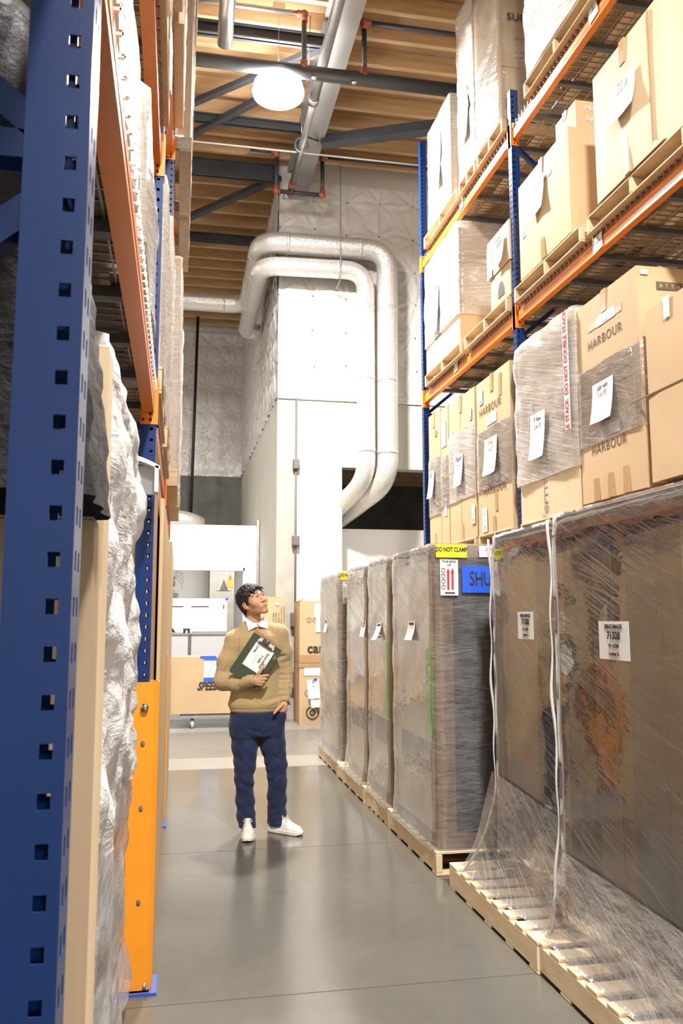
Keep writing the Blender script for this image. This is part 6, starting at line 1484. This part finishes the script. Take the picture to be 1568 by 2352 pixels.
# shoes: built pointing along -y then turned
def shoe(label, at, ang):
    s = link('shoe', None, man) if False else bpy.data.objects.new('shoe', None); COL.objects.link(s); s.parent = man; s.location = at; s.rotation_euler = (0, 0, ang); s.empty_display_size = 0.05
    def outline(y_): return np.interp(y_, [-0.215, -0.205, -0.17, -0.12, -0.05, 0.03, 0.065, 0.078], [0.004, 0.026, 0.044, 0.050, 0.042, 0.037, 0.030, 0.004])
    def cxl(y_): return 0.008*np.sin(np.clip((-y_)/0.2, 0, 1)*PI)
    def sole_f(p):
        w = outline(p[:, 1]); d = np.abs(p[:, 0]-cxl(p[:, 1])) - w; d = np.maximum(d, np.maximum(-0.216-p[:, 1], p[:, 1]-0.079)); t = 0.012*np.clip((-0.16-p[:, 1])/0.055, 0, 1)**2
        return smax(d*0.85, np.maximum(p[:, 2]-0.030-t*0.3, 0.0015+t-p[:, 2]), 0.005) + 0.001*(np.sin(p[:, 1]*250) > 0.6)*(p[:, 2] < 0.012)
    def upper_f(p):
        w = outline(p[:, 1])-0.0025; top = np.interp(p[:, 1], [-0.21, -0.18, -0.13, -0.09, -0.04, 0.02, 0.06, 0.075], [0.038, 0.060, 0.072, 0.090, 0.112, 0.108, 0.106, 0.090])
        x = (p[:, 0]-cxl(p[:, 1]))/np.maximum(w, 0.004); z = np.clip(p[:, 2]-0.02, 0, 1)/np.maximum(top-0.02, .005)
        narrow = np.interp(p[:, 1], [-0.2, -0.1, -0.03, 0.07], [0.0, 0.18, 0.30, 0.22])
        rr = (np.abs(x*(1+narrow*z))**2.4 + np.abs(z)**2.4)**(1/2.4); d = (rr-1)*np.minimum(w, 0.04)
        d = np.maximum(d, np.maximum(-0.213-p[:, 1], p[:, 1]-0.076)); d = smax(d, 0.018-p[:, 2], 0.003)
        d = smax(d, -ell(p, (0.002, 0.02, 0.118), (0.030, 0.048, 0.030)), 0.006)
        d += 0.0016*np.exp(-((p[:, 1]+0.142)/0.0025)**2)*(p[:, 2] > 0.03) + 0.0012*np.exp(-((p[:, 1]+0.15)/0.002)**2)
        return d
    net_obj('sole', sole_f, (-0.06, -0.225, -0.003), (0.07, 0.088, 0.045), 0.003, M['sole'], s)
    net_obj('upper', upper_f, (-0.06, -0.225, 0.01), (0.07, 0.088, 0.125), 0.003, M['shoe'], s)
    lm = MB()
    for k in range(5):
        y_ = -0.115 + 0.019*k; zt = 0.001 + float(np.interp(y_, [-0.13, -0.09, -0.04], [0.072, 0.090, 0.112])); c = float(cxl(np.array([y_]))[0])
        part('lace', MB().tube([(c-0.022, y_, zt-0.010), (c-0.008, y_-0.001, zt-0.001), (c, y_, zt+0.001), (c+0.008, y_+0.002, zt-0.001), (c+0.022, y_+0.004, zt-0.010)], 0.0021, 6), M['lace'], s)
    zt = 0.112; c = 0.006
    for sg in (-1, 1):
        part('lace_loop', MB().tube([(c, -0.042, zt), (c+sg*0.02, -0.050, zt+0.010), (c+sg*0.034, -0.062, zt-0.006), (c+sg*0.024, -0.056, zt-0.012), (c, -0.043, zt)], 0.0019, 6), M['lace'], s)
        part('lace_end', MB().tube([(c, -0.043, zt), (c+sg*0.014, -0.075, zt-0.008), (c+sg*0.022, -0.095, zt-0.026)], 0.0018, 6), M['lace'], s)
    part('tongue', MB().cbox(-0.018+c, 0.018+c, -0.052, -0.044, 0.085, 0.124, 0.003), M['shoe'], s)
    part('heel_tab', MB().cbox(-0.016, 0.016, 0.068, 0.080, 0.045, 0.095, 0.003), M['denim'], s, 'dark blue heel tab')
    return s
shoe('r', (-0.070, -0.022, 0), math.radians(-3)); shoe('l', (0.150, 0.015, 0), math.radians(47))

# ---- the clipboard he holds
cl = thing('clipboard', 'dark green clipboard with a white sheet held against the tan sweater', 'clipboard', (0.57, 6.10, 0))
A_, B_, D_ = Vector((-0.046, -0.158, 1.400)), Vector((0.150, -0.160, 1.272)), Vector((-0.222, -0.172, 1.140))
ux = (B_-A_).normalized(); vy = (D_-A_); vy = (vy - ux*vy.dot(ux)).normalized(); nn_ = ux.cross(-vy)
if nn_.y > 0: nn_ = -nn_
CM = Matrix((ux, vy, nn_)).transposed().to_4x4(); CM.translation = A_     # x along the clip edge, y down the board, z towards the viewer
Wb, Lb = 0.235, 0.317
M['clipgreen'] = mat('dark_green_board', (0.040, 0.055, 0.028), 0.55, var=(0.030, 0.042, 0.022), vscale=20); M['hardboard'] = mat('brown_hardboard', (0.36, 0.20, 0.09), 0.6)
def cprism(poly, h, z0, name, m, par=cl, label=None): return part(name, MB().prism(poly, h, CM @ Matrix.Translation((0, 0, z0))), M[m], par, label)
cprism([(0, -0.022), (Wb, -0.022), (Wb, 0.02), (0, 0.02)], 0.003, -0.004, 'hardboard_backing', 'hardboard')
cprism([(0, 0.0), (Wb, 0.0), (Wb, Lb-0.01), (Wb-0.01, Lb), (0.01, Lb), (0, Lb-0.01)], 0.004, 0.0, 'board', 'clipgreen')
sh = cprism([(0.050, 0.045), (0.198, 0.045), (0.198, 0.225), (0.050, 0.225)], 0.001, 0.0045, 'paper_sheet', 'paper')
tf = CM @ Matrix.Translation((0, 0, 0.006)) @ Matrix(((0, -1, 0, 0), (1, 0, 0, 0), (0, 0, 1, 0), (0, 0, 0, 1)))
flip = nn_.dot(ux.cross(vy)) < 0
def ctext(s, sz, x, y_):
    me = text_mesh(s, sz, M['ink'], 0.0006, 0.0, 'CENTER', 1.0)
    R_ = Matrix(((0, 1 if not flip else 1, 0), (1, 0, 0), (0, 0, 1)))
    # text runs down the board (+y); its up direction points to +x
    X_, Z_ = vy, nn_; Y_ = Z_.cross(X_); m_ = Matrix((X_, Y_, Z_)).transposed().to_4x4(); m_.translation = CM @ Vector((x, y_, 0.0062)); link('lettering', me, sh, mw=m_)
ctext('SourceBlue', 0.026, 0.168, 0.130); ctext('71400', 0.024, 0.138, 0.132); ctext('Linea', 0.026, 0.078, 0.088)
cprism([(0.105, 0.11), (0.107, 0.11), (0.107, 0.19), (0.105, 0.19)], 0.0004, 0.0056, 'rule_line', 'inkgrey', sh)
cc_ = cprism([(0.060, 0.004), (0.175, 0.004), (0.185, 0.030), (0.180, 0.040), (0.055, 0.040), (0.050, 0.030)], 0.007, 0.004, 'clip_plate', 'chrome')
part('clip_jaw', MB().prism([(0.066, 0.028), (0.170, 0.028), (0.176, 0.046), (0.060, 0.046)], 0.006, CM @ Matrix.Translation((0, 0, 0.010))), M['darksteel'], cc_)
part('clip_lever', MB().prism([(0.088, -0.004), (0.130, -0.004), (0.138, 0.012), (0.132, 0.030), (0.086, 0.030), (0.080, 0.012)], 0.010, CM @ Matrix.Translation((0, 0, 0.012))), M['darksteel'], cc_)
part('clip_hole', MB().tube([CM @ Vector((0.11 + 0.007*math.cos(a), 0.006 + 0.007*math.sin(a), 0.024)) for a in [2*PI*k/12 for k in range(13)]], 0.002, 6, False), M['chrome'], cc_)
for (x, y_) in ((Wb-0.006, 0.0), (Wb-0.008, Lb-0.008)): part('corner_rivet', MB().tube([CM @ Vector((x, y_, 0.002)), CM @ Vector((x, y_, 0.009))], 0.006, 8), M['chrome'], cl)
part('penholder_loop', MB().tube([CM @ Vector((0.212 + 0.010*math.sin(a), 0.055 + 0.030*a/PI, 0.006)) for a in [PI*k/8 for k in range(9)]], 0.0018, 5), M['grey_panel'], cl)
